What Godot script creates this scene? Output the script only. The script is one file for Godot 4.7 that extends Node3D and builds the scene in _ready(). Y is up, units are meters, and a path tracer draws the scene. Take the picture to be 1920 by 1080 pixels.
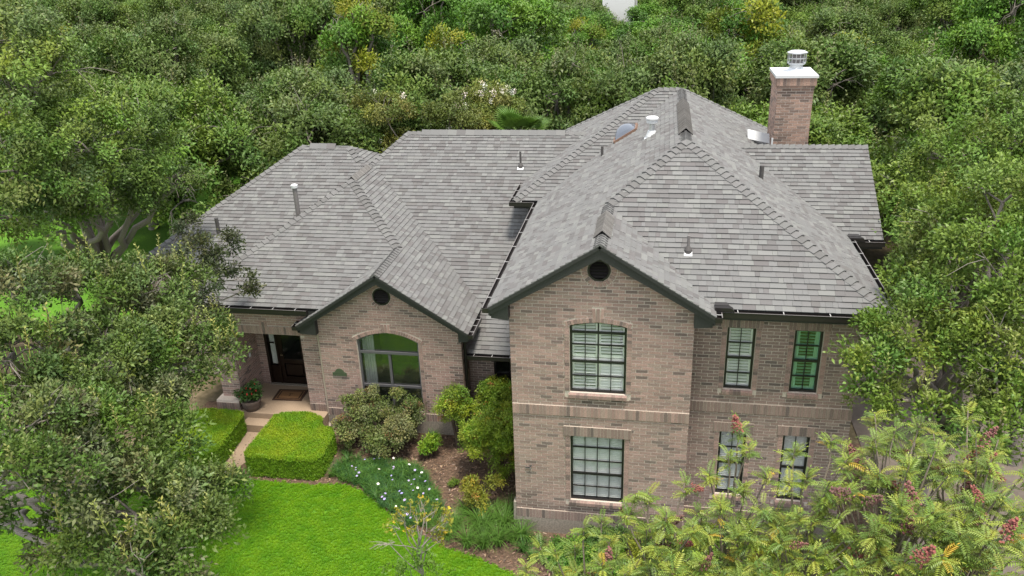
extends Node3D
# A brick house with a grey shingle roof among live oaks, seen from a drone.
# World: x along the facade, y up, z towards the street; y = 0 is the slab, x = 0, z = 0 the corner of the two-storey gable wing.

var rng := RandomNumberGenerator.new()
var M := {}
var taken := {}
var eye := Vector3(2.952, 12.438, 15.138)
var look := Basis()
const FOCAL := 1522.98
const GROUND := -0.4
const YE := 5.464      # two-storey eave
const MS := 0.627      # two-storey roof slope

class MB:
	var v := PackedVector3Array()
	var n := PackedVector3Array()
	var c := PackedColorArray()
	func tri(a: Vector3, b: Vector3, d: Vector3, col: Color) -> void:
		var nn := (b - a).cross(d - a)
		if nn.length_squared() < 1e-16:
			return
		nn = nn.normalized()
		v.append(a); v.append(d); v.append(b)
		n.append(nn); n.append(nn); n.append(nn)
		c.append(col); c.append(col); c.append(col)
	func trin(a: Vector3, b: Vector3, d: Vector3, na: Vector3, nb: Vector3, nd: Vector3, col: Color) -> void:
		v.append(a); v.append(d); v.append(b)
		n.append(na); n.append(nd); n.append(nb)
		c.append(col); c.append(col); c.append(col)
	func quad(a: Vector3, b: Vector3, d: Vector3, e: Vector3, col: Color) -> void:
		tri(a, b, d, col)
		tri(a, d, e, col)
	# box spanned by a corner and three edge vectors (right handed: x cross y = z)
	func slab(o: Vector3, x: Vector3, y: Vector3, z: Vector3, col: Color) -> void:
		quad(o + z, o + x + z, o + x + y + z, o + y + z, col)
		quad(o, o + y, o + x + y, o + x, col)
		quad(o, o + x, o + x + z, o + z, col)
		quad(o + y, o + y + z, o + x + y + z, o + x + y, col)
		quad(o, o + z, o + y + z, o + y, col)
		quad(o + x, o + x + y, o + x + y + z, o + x + z, col)
	func box(a: Vector3, b: Vector3, col := Color.WHITE) -> void:
		var lo := Vector3(minf(a.x, b.x), minf(a.y, b.y), minf(a.z, b.z))
		var d := (b - a).abs()
		slab(lo, Vector3(d.x, 0, 0), Vector3(0, d.y, 0), Vector3(0, 0, d.z), col)
	# box with chamfered long edges is not needed at this size; a bar of square section between two points
	func bar(a: Vector3, b: Vector3, w: float, h: float, col: Color, up := Vector3.UP) -> void:
		var z := (b - a)
		var f := z.normalized()
		var x := up.cross(f).normalized()
		if x.length() < 0.5:
			x = Vector3.RIGHT
		var y := f.cross(x)
		slab(a - x * w * 0.5 - y * h * 0.5, x * w, y * h, z, col)
	# prism of a polygon (counter clockwise in u, w) from height h0 to h1 along nn = u x w
	func prism(poly: PackedVector2Array, o: Vector3, u: Vector3, w: Vector3, h0: float, h1: float, col: Color, back := false) -> void:
		var nn := u.cross(w)
		var idx := Geometry2D.triangulate_polygon(poly)
		for k in range(0, idx.size(), 3):
			var p0 := poly[idx[k]]; var p1 := poly[idx[k + 1]]; var p2 := poly[idx[k + 2]]
			if (p1 - p0).cross(p2 - p0) < 0.0:
				var sw := p1; p1 = p2; p2 = sw
			tri(o + u * p0.x + w * p0.y + nn * h1, o + u * p1.x + w * p1.y + nn * h1, o + u * p2.x + w * p2.y + nn * h1, col)
			if back:
				tri(o + u * p0.x + w * p0.y + nn * h0, o + u * p2.x + w * p2.y + nn * h0, o + u * p1.x + w * p1.y + nn * h0, col)
		for k in poly.size():
			var a := poly[k]; var b := poly[(k + 1) % poly.size()]
			var pa := o + u * a.x + w * a.y; var pb := o + u * b.x + w * b.y
			quad(pa + nn * h0, pb + nn * h0, pb + nn * h1, pa + nn * h1, col)
	func tube(pts: Array, radii: Array, sides: int, col: Color, cap := true) -> void:
		var rings := []
		var x := Vector3.ZERO
		for k in pts.size():
			var t: Vector3 = (pts[mini(k + 1, pts.size() - 1)] - pts[maxi(k - 1, 0)]).normalized()
			if x == Vector3.ZERO:
				x = t.cross(Vector3(0.31, 0.2, 0.93)).normalized()
			else:
				x = (x - t * x.dot(t)).normalized()
			var y := t.cross(x)
			var ring := []
			for s in sides:
				var a := TAU * s / sides
				ring.append(x * cos(a) + y * sin(a))
			rings.append(ring)
		for k in pts.size() - 1:
			for s in sides:
				var s2 := (s + 1) % sides
				var n00: Vector3 = rings[k][s]; var n01: Vector3 = rings[k][s2]
				var n10: Vector3 = rings[k + 1][s]; var n11: Vector3 = rings[k + 1][s2]
				var a: Vector3 = pts[k] + n00 * radii[k]; var b: Vector3 = pts[k] + n01 * radii[k]
				var d: Vector3 = pts[k + 1] + n11 * radii[k + 1]; var e: Vector3 = pts[k + 1] + n10 * radii[k + 1]
				trin(a, b, d, n00, n01, n11, col)
				trin(a, d, e, n00, n11, n10, col)
		if cap:
			for s in sides:
				var s2 := (s + 1) % sides
				var k := pts.size() - 1
				tri(pts[k], pts[k] + rings[k][s] * radii[k], pts[k] + rings[k][s2] * radii[k], col)
				tri(pts[0], pts[0] + rings[0][s2] * radii[0], pts[0] + rings[0][s] * radii[0], col)
	# surface of revolution about +y at o: profile of (radius, height)
	func lathe(prof: Array, o: Vector3, sides: int, col: Color) -> void:
		for k in prof.size() - 1:
			var p: Vector2 = prof[k]; var q: Vector2 = prof[k + 1]
			var sl := Vector2(q.y - p.y, p.x - q.x).normalized()
			for s in sides:
				var a := TAU * s / sides; var b := TAU * (s + 1) / sides
				var da := Vector3(cos(a), 0, -sin(a)); var db := Vector3(cos(b), 0, -sin(b))
				var na := da * sl.x + Vector3.UP * sl.y; var nb := db * sl.x + Vector3.UP * sl.y
				var p0 := o + da * p.x + Vector3.UP * p.y; var p1 := o + db * p.x + Vector3.UP * p.y
				var q0 := o + da * q.x + Vector3.UP * q.y; var q1 := o + db * q.x + Vector3.UP * q.y
				if p.x > 1e-5:
					trin(p0, p1, q1, na, nb, nb, col)
				if q.x > 1e-5:
					trin(p0, q1, q0, na, nb, na, col)
	func leaf(p: Vector3, dir: Vector3, up: Vector3, l: float, w: float, col: Color, bend := 0.0) -> void:
		var side := dir.cross(up).normalized() * w * 0.5
		var m := p + dir * l * 0.45 + up * bend * l * 0.3
		var t := p + dir * l - up * bend * l * 0.5
		tri(p, m - side, m + side, col)
		tri(m + side, m - side, t, col)
	func mesh() -> ArrayMesh:
		var a := []
		a.resize(Mesh.ARRAY_MAX)
		a[Mesh.ARRAY_VERTEX] = v
		a[Mesh.ARRAY_NORMAL] = n
		a[Mesh.ARRAY_COLOR] = c
		var am := ArrayMesh.new()
		if v.size():
			am.add_surface_from_arrays(Mesh.PRIMITIVE_TRIANGLES, a)
		return am

func numbered(called: String) -> String:
	taken[called] = taken.get(called, -1) + 1
	return called if taken[called] == 0 else "%s_%03d" % [called, taken[called]]

func thing(called: String, label: String, category: String, at := Vector3.ZERO, group := "") -> Node3D:
	var o := Node3D.new()
	o.name = numbered(called)
	add_child(o)
	o.position = at
	o.set_meta("label", label)
	o.set_meta("category", category)
	if group != "":
		o.set_meta("group", group)
	return o

func copy(src: Node3D, called: String, label := "", group := "") -> Node3D:
	var o: Node3D = src.duplicate()
	o.name = numbered(called)
	add_child(o)
	if label != "":
		o.set_meta("label", label)
	if group != "":
		o.set_meta("group", group)
	return o

func part(parent: Node, called: String, mb: MB, m: Material) -> MeshInstance3D:
	var o := MeshInstance3D.new()
	o.name = called
	o.mesh = mb.mesh()
	o.material_override = m
	parent.add_child(o, true)
	return o

func share(parent: Node, called: String, mesh: Mesh, m: Material, t := Transform3D()) -> MeshInstance3D:
	var o := MeshInstance3D.new()
	o.name = called
	o.mesh = mesh
	o.material_override = m
	o.transform = t
	parent.add_child(o, true)
	return o

func structure(called: String, mb: MB, m: Material, label: String) -> MeshInstance3D:
	var o := part(self, called, mb, m)
	o.set_meta("kind", "structure")
	o.set_meta("label", label)
	o.set_meta("category", called.replace("_", " "))
	return o

func lin(r: float, g: float, b: float) -> Color:
	return Color(r, g, b).linear_to_srgb()

func noise_tex(size: int, freq: float, lo: float, hi: float, oct := 4, sd := 1, kind := FastNoiseLite.TYPE_SIMPLEX_SMOOTH) -> ImageTexture:
	var f := FastNoiseLite.new()
	f.seed = sd
	f.frequency = freq
	f.noise_type = kind
	f.fractal_octaves = oct
	f.fractal_gain = 0.6
	var im := f.get_seamless_image(size, size)
	im.convert(Image.FORMAT_RGB8)
	var d := im.get_data()
	for k in d.size():
		d[k] = int(lerpf(lo, hi, d[k] / 255.0) * 255.0)
	return ImageTexture.create_from_image(Image.create_from_data(size, size, false, Image.FORMAT_RGB8, d))

func ramp_tex(size: int, freq: float, stops: Array, oct := 5, sd := 1) -> ImageTexture:
	var f := FastNoiseLite.new()
	f.seed = sd
	f.frequency = freq
	f.fractal_octaves = oct
	f.fractal_gain = 0.65
	var im := f.get_seamless_image(size, size)
	im.convert(Image.FORMAT_L8)
	var src := im.get_data()
	var out := PackedByteArray()
	out.resize(size * size * 3)
	var table := []
	for k in 256:
		var x := k / 255.0 * (stops.size() - 1)
		var i := mini(int(x), stops.size() - 2)
		var q: Color = stops[i].lerp(stops[i + 1], x - i)
		q = q.linear_to_srgb()
		table.append([int(q.r * 255), int(q.g * 255), int(q.b * 255)])
	for k in src.size():
		var t: Array = table[src[k]]
		out[k * 3] = t[0]; out[k * 3 + 1] = t[1]; out[k * 3 + 2] = t[2]
	return ImageTexture.create_from_image(Image.create_from_data(size, size, false, Image.FORMAT_RGB8, out))

func mat(called: String, col: Color, rough := 0.8, vertex := true, tex: Texture2D = null, scale := 1.0, metal := 0.0) -> StandardMaterial3D:
	var m := StandardMaterial3D.new()
	m.resource_name = called
	m.albedo_color = col
	m.roughness = rough
	m.metallic = metal
	m.vertex_color_use_as_albedo = vertex
	if tex:
		m.albedo_texture = tex
		m.uv1_triplanar = true
		m.uv1_world_triplanar = true
		m.uv1_scale = Vector3.ONE * scale
	M[called] = m
	return m

func leaf_mat(called: String, back: float) -> void:
	var m := mat(called, Color.WHITE, 0.42, true)
	m.backlight_enabled = true
	m.backlight = lin(back, back, back * 0.7)
	m.metallic_specular = 0.34

func materials() -> void:
	var grain := noise_tex(256, 0.05, 0.72, 1.0, 5, 3)
	var fine := noise_tex(256, 0.12, 0.6, 1.0, 4, 9)
	var m := mat("shingle", Color.WHITE, 0.95, true, fine, 5.0)
	m.metallic_specular = 0.2
	mat("brick", Color.WHITE, 0.92, true, grain, 2.6)
	mat("mortar", lin(0.76, 0.67, 0.59), 0.95, false, grain, 3.0)
	mat("concrete", lin(0.37, 0.33, 0.28), 0.9, false, grain, 1.3)
	mat("aggregate", Color.WHITE, 0.9, false, ramp_tex(512, 0.11, [Color(0.15, 0.1, 0.065), Color(0.31, 0.23, 0.16), Color(0.48, 0.39, 0.3)], 4, 5), 1.2)
	mat("trim", lin(0.034, 0.036, 0.0365), 0.6, false, grain, 1.5)
	mat("trim_black", lin(0.014, 0.012, 0.012), 0.45, false)
	mat("gutter", lin(0.017, 0.014, 0.014), 0.4, false)
	mat("hanger", lin(0.4, 0.4, 0.4), 0.45, false)
	mat("frame", lin(0.012, 0.011, 0.012), 0.4, false)
	mat("frame_grey", lin(0.1, 0.1, 0.11), 0.4, false)
	mat("shutter", lin(0.78, 0.81, 0.795), 0.55, false)
	mat("shutter_green_reflection", lin(0.2, 0.42, 0.3), 0.5, false)  # green reflection in the glass put into the shutter colour
	mat("blind", lin(0.76, 0.8, 0.78), 0.6, false)
	mat("dark_room", lin(0.14, 0.13, 0.12), 0.9, false)  # dark lining colour holds the dimness of the rooms
	mat("curtain", lin(0.55, 0.6, 0.58), 0.9, false)
	mat("metal", lin(0.62, 0.64, 0.66), 0.35, true, null, 1.0, 0.55)
	mat("white_metal", lin(0.58, 0.6, 0.62), 0.4, false)
	mat("pipe", lin(0.07, 0.066, 0.066), 0.7, false)
	mat("pipe_grey", lin(0.16, 0.15, 0.15), 0.6, false)
	mat("copper", lin(0.2, 0.12, 0.085), 0.6, false)
	mat("tan_paint", lin(0.4, 0.34, 0.28), 0.6, false)
	mat("wood_dark", lin(0.024, 0.011, 0.006), 0.35, false, noise_tex(256, 0.03, 0.4, 1.0, 3, 21), 2.0)
	mat("plaque", lin(0.06, 0.085, 0.045), 0.7, false)
	mat("mat_brown", lin(0.05, 0.025, 0.015), 0.98, false)
	mat("mat_tan", lin(0.38, 0.2, 0.085), 0.98, false, fine, 12.0)
	mat("pot", lin(0.16, 0.12, 0.1), 0.85, false, grain, 3.0)
	mat("flower_red", lin(0.5, 0.03, 0.03), 0.6, true)
	mat("bark", Color.WHITE, 0.95, true, noise_tex(256, 0.06, 0.45, 1.0, 5, 31), 3.0)
	mat("fence_wood", lin(0.2, 0.15, 0.11), 0.9, true, grain, 2.0)
	mat("wall_plain", lin(0.3, 0.24, 0.2), 0.9, false, grain, 2.0)
	mat("white_wall", lin(0.7, 0.71, 0.73), 0.7, false)
	mat("soil", Color.WHITE, 0.98, false, ramp_tex(512, 0.03, [Color(0.035, 0.022, 0.015), Color(0.1, 0.065, 0.043), Color(0.2, 0.13, 0.09)], 6, 15), 0.6)
	mat("litter", Color.WHITE, 0.98, false, ramp_tex(512, 0.02, [Color(0.07, 0.06, 0.03), Color(0.13, 0.105, 0.06), Color(0.21, 0.17, 0.11)], 6, 16), 0.25)
	mat("turf", Color.WHITE, 0.95, false, ramp_tex(512, 0.03, [Color(0.04, 0.12, 0.004), Color(0.075, 0.2, 0.006), Color(0.12, 0.28, 0.01)], 6, 17), 0.5)
	mat("drive", Color.WHITE, 0.92, false, ramp_tex(512, 0.012, [Color(0.075, 0.06, 0.05), Color(0.125, 0.105, 0.09), Color(0.18, 0.15, 0.125)], 6, 19), 0.12)  # concrete darkened: the shade lying on it is put into the colour
	mat("chip", Color.WHITE, 0.95, true)
	mat("petal", Color.WHITE, 0.6, true)
	leaf_mat("leaf", 0.28)
	leaf_mat("grass", 0.4)
	var g := mat("glass_clear", Color(0.3, 0.36, 0.34, 0.02), 0.01, false, null, 1.0, 0.0)
	g.transparency = BaseMaterial3D.TRANSPARENCY_ALPHA
	mat("dome", lin(0.13, 0.15, 0.19), 0.15, false, null, 1.0, 0.1)

func camera_and_light() -> void:
	var ya := deg_to_rad(-10.738); var pi := deg_to_rad(23.272); var ro := deg_to_rad(-2.136)
	var fw := Vector3(sin(ya) * cos(pi), -sin(pi), -cos(ya) * cos(pi))
	var rt := Vector3(cos(ya), 0, sin(ya))
	var up := rt.cross(fw)
	look = Basis(rt * cos(ro) + up * sin(ro), up * cos(ro) - rt * sin(ro), -fw)
	var cam := Camera3D.new()
	cam.name = "camera"
	cam.transform = Transform3D(look, eye)
	cam.fov = rad_to_deg(2.0 * atan(540.0 / FOCAL))
	cam.near = 0.1
	cam.far = 900.0
	add_child(cam)
	cam.current = true
	var sky_mat := ProceduralSkyMaterial.new()
	sky_mat.sky_top_color = lin(0.78, 0.82, 0.88)
	sky_mat.sky_horizon_color = lin(0.86, 0.87, 0.88)
	sky_mat.sky_curve = 0.3
	sky_mat.ground_horizon_color = lin(0.5, 0.52, 0.5)
	sky_mat.ground_bottom_color = lin(0.2, 0.22, 0.18)
	sky_mat.sky_energy_multiplier = 0.72
	var sky := Sky.new()
	sky.sky_material = sky_mat
	var e := Environment.new()
	e.background_mode = Environment.BG_SKY
	e.sky = sky
	e.tonemap_mode = Environment.TONE_MAPPER_LINEAR
	e.tonemap_exposure = 3.55
	e.sdfgi_enabled = true
	e.ssao_enabled = true
	e.ssil_enabled = true
	var we := WorldEnvironment.new()
	we.name = "environment"
	we.environment = e
	add_child(we)
	var sun := DirectionalLight3D.new()
	sun.name = "sun"
	sun.light_energy = 0.5
	sun.light_angular_distance = 11.0
	sun.light_color = Color(1.0, 0.96, 0.9)
	sun.shadow_enabled = true
	add_child(sun)
	sun.look_at_from_position(Vector3.ZERO, Vector3(-0.16, -1.0, -0.22))

# the direction of a pixel of the photograph, and a point on it at a distance from the eye
func ray(px: float, py: float) -> Vector3:
	return (-look.z + look.x * (px - 960.0) / FOCAL - look.y * (py - 540.0) / FOCAL).normalized()

func at_px(px: float, py: float, dist: float) -> Vector3:
	return eye + ray(px, py) * dist

func to_px(p: Vector3) -> Vector2:
	var d := p - eye
	var z := d.dot(-look.z)
	return Vector2(960.0 + FOCAL * d.dot(look.x) / z, 540.0 - FOCAL * d.dot(look.y) / z)

func rect(x0: float, y0: float, x1: float, y1: float) -> PackedVector2Array:
	return PackedVector2Array([Vector2(x0, y0), Vector2(x1, y0), Vector2(x1, y1), Vector2(x0, y1)])

func ccw(p: PackedVector2Array) -> PackedVector2Array:
	var q := p.duplicate()
	if Geometry2D.is_polygon_clockwise(q):
		q.reverse()
	return q

func area2(p: PackedVector2Array) -> float:
	var s := 0.0
	for k in p.size():
		s += p[k].cross(p[(k + 1) % p.size()])
	return absf(s) * 0.5

func cut(poly: PackedVector2Array, outline: PackedVector2Array, holes: Array) -> Array:
	var left: Array = Array(Geometry2D.intersect_polygons(poly, outline), TYPE_NIL, &"", null)
	for h in holes:
		var next := []
		for q in left:
			for r in Geometry2D.clip_polygons(q, h):
				next.append(r)
		left = next
	var out := []
	for q in left:
		if not Geometry2D.is_polygon_clockwise(q) and area2(q) > 0.0003:
			out.append(q)
	return out

func bounds(p: PackedVector2Array) -> Rect2:
	var r := Rect2(p[0], Vector2.ZERO)
	for q in p:
		r = r.expand(q)
	return r

func arch(x0: float, x1: float, y0: float, y1: float, rise: float, grow := 0.0) -> PackedVector2Array:
	# rectangle with a segmental arch on top: y1 is the springing
	var p := PackedVector2Array([Vector2(x0 - grow, y0), Vector2(x1 + grow, y0)])
	var w := (x1 - x0) * 0.5 + grow
	for k in 13:
		var t := 1.0 - k / 6.0
		p.append(Vector2((x0 + x1) * 0.5 + w * t, y1 + grow + rise * (1.0 - t * t)))
	return p

func circle(cx: float, cy: float, r: float, sides := 28) -> PackedVector2Array:
	var p := PackedVector2Array()
	for k in sides:
		p.append(Vector2(cx + cos(TAU * k / sides) * r, cy + sin(TAU * k / sides) * r))
	return p

# a panel with openings, as the mortar ground of a brick wall; its openings get reveals of the same thickness
func panel(mb: MB, outline: PackedVector2Array, holes: Array, o: Vector3, u: Vector3, thick: float) -> void:
	var b := bounds(outline)
	var xs := [b.position.x]
	for h in holes:
		xs.append(bounds(h).get_center().x)
	xs.append(b.end.x)
	xs.sort()
	for k in xs.size() - 1:
		if xs[k + 1] - xs[k] < 0.001:
			continue
		for q in cut(rect(xs[k], b.position.y - 1.0, xs[k + 1], b.end.y + 1.0), outline, holes):
			mb.prism(q, o, u, Vector3.UP, -thick, 0.0, Color.WHITE, true)

func brick_tone(kind := 0) -> Color:
	var base := Color(0.47, 0.322, 0.283)
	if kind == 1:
		base = Color(0.355, 0.26, 0.23)  # darker bricks; the recessed wall gets its overhang shade in this colour
	elif kind == 2:
		base = Color(0.5, 0.335, 0.265)
	var r := rng.randf()
	var c := base * rng.randf_range(0.86, 1.14)
	if r < 0.09:
		c = base * rng.randf_range(0.55, 0.7)
		c = c.lerp(Color(0.16, 0.155, 0.15), 0.4)
	elif r < 0.3:
		c = (base * rng.randf_range(0.78, 0.9)).lerp(Color(0.25, 0.22, 0.2), 0.25)
	elif r < 0.42:
		c = c.lerp(Color(0.4, 0.34, 0.29), 0.4)
	c.a = 1.0
	return c

const BL := 0.254
const BH := 0.0752
const JOINT := 0.0155

# lays bricks in running bond; the first `single` of them (from the top) become meshes of their own
func lay_bricks(wall: Node, outline: PackedVector2Array, holes: Array, o: Vector3, u: Vector3, single := 0, kind := 0, greying := 0.0, stains := []) -> void:
	var b := bounds(outline)
	var rows := int(ceil(b.size.y / BH))
	var mb := MB.new()
	var singles := 0
	for r in range(rows - 1, -1, -1):
		var y0 := b.position.y + r * BH
		var x := b.position.x - (BL * 0.5 if r % 2 else 0.0) - rng.randf() * 0.01
		while x < b.end.x:
			var q := rect(x, y0, x + BL - JOINT, y0 + BH - JOINT)
			for piece in cut(q, outline, holes):
				var col := brick_tone(kind)
				if greying > 0.0:
					# blends bricks towards grey in patches, more of them lower down
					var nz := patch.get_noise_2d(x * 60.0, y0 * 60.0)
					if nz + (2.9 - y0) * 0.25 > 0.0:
						col = col.lerp(Color(0.33, 0.29, 0.25), greying * rng.randf_range(0.5, 1.0))
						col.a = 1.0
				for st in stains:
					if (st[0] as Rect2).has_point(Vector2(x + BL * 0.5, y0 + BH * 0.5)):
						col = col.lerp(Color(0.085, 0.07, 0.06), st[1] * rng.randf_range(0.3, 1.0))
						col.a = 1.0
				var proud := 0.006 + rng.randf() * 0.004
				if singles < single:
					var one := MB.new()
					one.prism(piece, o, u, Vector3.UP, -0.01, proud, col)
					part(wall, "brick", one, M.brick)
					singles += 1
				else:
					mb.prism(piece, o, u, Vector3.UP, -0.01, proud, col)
			x += BL
	if mb.v.size():
		var rest := part(wall, "brickwork", mb, M.brick)
		rest.set_meta("kind", "stuff")

# a row of bricks on end (soldiers) or on edge (rowlocks), from (x0, y) to (x1, y)
func soldiers(wall: Node, called: String, x0: float, x1: float, y: float, h: float, o: Vector3, u: Vector3, proud: float, step := 0.0752, kind := 1) -> void:
	var mb := MB.new()
	var nn := u.cross(Vector3.UP)
	mb.slab(o + u * x0 + Vector3.UP * y - nn * 0.01, u * (x1 - x0), Vector3.UP * h, nn * (proud + 0.01), Color(0.68, 0.59, 0.5))
	var n := int(round((x1 - x0) / step))
	var w := (x1 - x0) / n
	for k in n:
		mb.prism(rect(x0 + k * w + 0.005, y + 0.006, x0 + (k + 1) * w - 0.005, y + h - 0.006), o, u, Vector3.UP, 0.0, proud + 0.007 + rng.randf() * 0.004, brick_tone(kind))
	var row := part(wall, called, mb, M.brick)
	row.set_meta("kind", "stuff")

# a ring of bricks round a circle or over an arch: centres on a list of points with outward directions
func ring(wall: Node, called: String, pts: Array, dirs: Array, h: float, w: float, o: Vector3, u: Vector3) -> void:
	var mb := MB.new()
	for k in pts.size():
		var d: Vector2 = dirs[k].normalized()
		var s := Vector2(d.y, -d.x) * w * 0.5
		var p: Vector2 = pts[k]
		var poly := ccw(PackedVector2Array([p - s * 0.86, p + s * 0.86, p + s + d * h, p - s + d * h]))
		mb.prism(poly, o, u, Vector3.UP, -0.01, 0.016 + rng.randf() * 0.004, brick_tone(0))
	var row := part(wall, called, mb, M.brick)
	row.set_meta("kind", "stuff")

func shingle_tone() -> Color:
	var r := rng.randf()
	var g := rng.randf_range(0.262, 0.292)
	var c := Color(g * 0.965, g * 0.975, g * 0.99)
	if r < 0.25:
		g = rng.randf_range(0.215, 0.245)
		c = Color(g * 0.985, g * 0.965, g * 0.98)
	elif r < 0.45:
		g = rng.randf_range(0.298, 0.335)
		c = Color(g * 0.955, g * 0.975, g * 0.97)
	return c

const COURSE := 0.138

# one roof slope: a deck and its courses of shingles. p: the outline in the world, counter clockwise from outside; u: along the eave
func slope(roof: Node, p: Array, u: Vector3, single := 0, plain := false) -> void:
	var nn := Vector3.ZERO
	for k in p.size():
		nn += (p[k] as Vector3).cross(p[(k + 1) % p.size()])
	nn = nn.normalized()
	if nn.y < 0.0:
		nn = -nn
	u = (u - nn * u.dot(nn)).normalized()
	var s := nn.cross(u)
	if s.y < 0.0:
		u = -u
		s = -s
	var o: Vector3 = p[0]
	var poly := PackedVector2Array()
	for q in p:
		poly.append(Vector2((q - o).dot(u), (q - o).dot(s)))
	poly = ccw(poly)
	var deck := MB.new()
	deck.prism(poly, o, u, s, -0.07, -0.004, Color(0.13, 0.125, 0.12), true)
	part(roof, "deck", deck, M.shingle if plain else M.trim)
	if plain:
		return
	var b := bounds(poly)
	var mb := MB.new()
	var rows := int(ceil(b.size.y / COURSE))
	var made := 0
	for r in rows:
		var y0 := b.position.y + r * COURSE - 0.005
		var x := b.position.x - rng.randf() * 0.4
		var low := 0.011
		while x < b.end.x:
			var w: float = [0.1, 0.14, 0.17, 0.2, 0.25, 0.32][rng.randi() % 6] * rng.randf_range(0.9, 1.1)
			var thick := 0.021 + (0.007 if rng.randf() < 0.45 else 0.0) + rng.randf() * 0.002
			for piece in cut(rect(x, y0 + rng.randf() * 0.006, x + w - 0.003, y0 + COURSE + 0.02), poly, []):
				var col := shingle_tone()
				if made < single and piece.size() == 4:
					var one := MB.new()
					shingle(one, piece, o, u, s, y0, thick, col)
					part(roof, "shingle", one, M.shingle)
					made += 1
				else:
					shingle(mb, piece, o, u, s, y0, thick, col)
			x += w
	var rest := part(roof, "shingles", mb, M.shingle)
	rest.set_meta("kind", "stuff")

func shingle(mb: MB, piece: PackedVector2Array, o: Vector3, u: Vector3, s: Vector3, y0: float, thick: float, col: Color) -> void:
	var nn := u.cross(s)
	var tops := []
	var bots := []
	for q in piece:
		var t := clampf((q.y - y0) / (COURSE + 0.02), 0.0, 1.0)
		tops.append(o + u * q.x + s * q.y + nn * lerpf(thick, 0.0, t))
		bots.append(o + u * q.x + s * q.y - nn * 0.004)
	for k in range(1, piece.size() - 1):
		mb.tri(tops[0], tops[k], tops[k + 1], col)
	for k in piece.size():
		var k2 := (k + 1) % piece.size()
		if piece[k].y < y0 + COURSE or piece[k2].y < y0 + COURSE:
			mb.quad(bots[k], bots[k2], tops[k2], tops[k], col)

# caps over a hip or ridge from a (low end) to b; na, nb: normals of the two slopes
func caps(roof: Node, a: Vector3, b: Vector3, na: Vector3, nb: Vector3, step := 0.165, wide := 0.155) -> void:
	var f := (b - a).normalized()
	var la := f.cross(na).normalized()
	if la.dot(nb) > 0.0:
		la = -la
	var lb := f.cross(nb).normalized()
	if lb.dot(na) > 0.0:
		lb = -lb
	var up := (na + nb).normalized()
	var meshes := []
	for k in 5:
		var g: float = [0.23, 0.255, 0.28, 0.265, 0.29][k]
		var mb := MB.new()
		var col := Color(g * 0.96, g * 0.965, g * 0.97)
		var lo := 0.046; var hi := 0.012
		var l := step * 1.12
		# across: foot on a, crown, foot on b, slightly rounded
		var prof := [la * wide, la * wide * 0.35, Vector3.ZERO, lb * wide * 0.35, lb * wide]
		var lift := [0.0, 0.004, 0.0, 0.004, 0.0]
		for j in 4:
			var p0: Vector3 = prof[j] + up * (lo + lift[j]); var p1: Vector3 = prof[j + 1] + up * (lo + lift[j + 1])
			var q0: Vector3 = prof[j] + up * (hi + lift[j]) + f * l; var q1: Vector3 = prof[j + 1] + up * (hi + lift[j + 1]) + f * l
			if (p1 - p0).cross(q0 - p0).dot(up) > 0.0:
				mb.quad(p0, p1, q1, q0, col)
				mb.quad(p0 - up * 0.035, p1 - up * 0.035, p1, p0, col)
			else:
				mb.quad(p0, q0, q1, p1, col)
				mb.quad(p0 - up * 0.035, p0, p1, p1 - up * 0.035, col)
		var e0: Vector3 = prof[0] + up * lo; var e1: Vector3 = prof[0] + up * hi + f * l
		mb.quad(e0, e1, e1 - up * 0.04, e0 - up * 0.05, col)
		e0 = prof[4] + up * lo; e1 = prof[4] + up * hi + f * l
		mb.quad(e0, e0 - up * 0.05, e1 - up * 0.04, e1, col)
		meshes.append(mb.mesh())
	var n := int(a.distance_to(b) / step)
	for k in n:
		share(roof, "ridge_cap", meshes[rng.randi() % 5], M.shingle, Transform3D(Basis(), a + f * (k * a.distance_to(b) / n)))

# ribbed ridge vent from a to b
func ridge_vent(roof: Node, a: Vector3, b: Vector3, na: Vector3, nb: Vector3, ribs := true, wide := 0.2) -> void:
	var f := (b - a).normalized()
	var la := f.cross(na).normalized()
	if la.dot(nb) > 0.0:
		la = -la
	var lb := f.cross(nb).normalized()
	if lb.dot(na) > 0.0:
		lb = -lb
	var up := Vector3.UP
	var mb := MB.new()
	var col := Color(0.34, 0.33, 0.32)
	mb.quad(a + la * wide + up * 0.0, a + la * wide + up * 0.035, b + la * wide + up * 0.035, b + la * wide + up * 0.0, Color(0.24, 0.238, 0.235))
	mb.quad(a + lb * wide + up * 0.0, b + lb * wide + up * 0.0, b + lb * wide + up * 0.035, a + lb * wide + up * 0.035, Color(0.24, 0.238, 0.235))
	var step := 0.075 if ribs else 0.3
	var n := int(a.distance_to(b) / step)
	for k in n:
		var c := col * (rng.randf_range(0.85, 1.2)) if ribs else shingle_tone()
		c.a = 1.0
		var p := a + f * (k * step)
		var rise := 0.017 if ribs else 0.01
		for side in [la, lb]:
			var q0: Vector3 = p + side * wide * 1.04 + up * (0.035 + rise)
			var q1: Vector3 = p + f * step + side * wide * 1.04 + up * 0.035
			var r0 := p + up * (0.085 + rise); var r1 := p + f * step + up * 0.085
			if (r0 - q0).cross(q1 - q0).dot(up) > 0.0:
				mb.quad(q0, r0, r1, q1, c)
			else:
				mb.quad(q0, q1, r1, r0, c)
			mb.quad(q0, q0 - up * rise, r0 - up * rise, r0, c)
	part(roof, "ridge_vent", mb, M.shingle)

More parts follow.
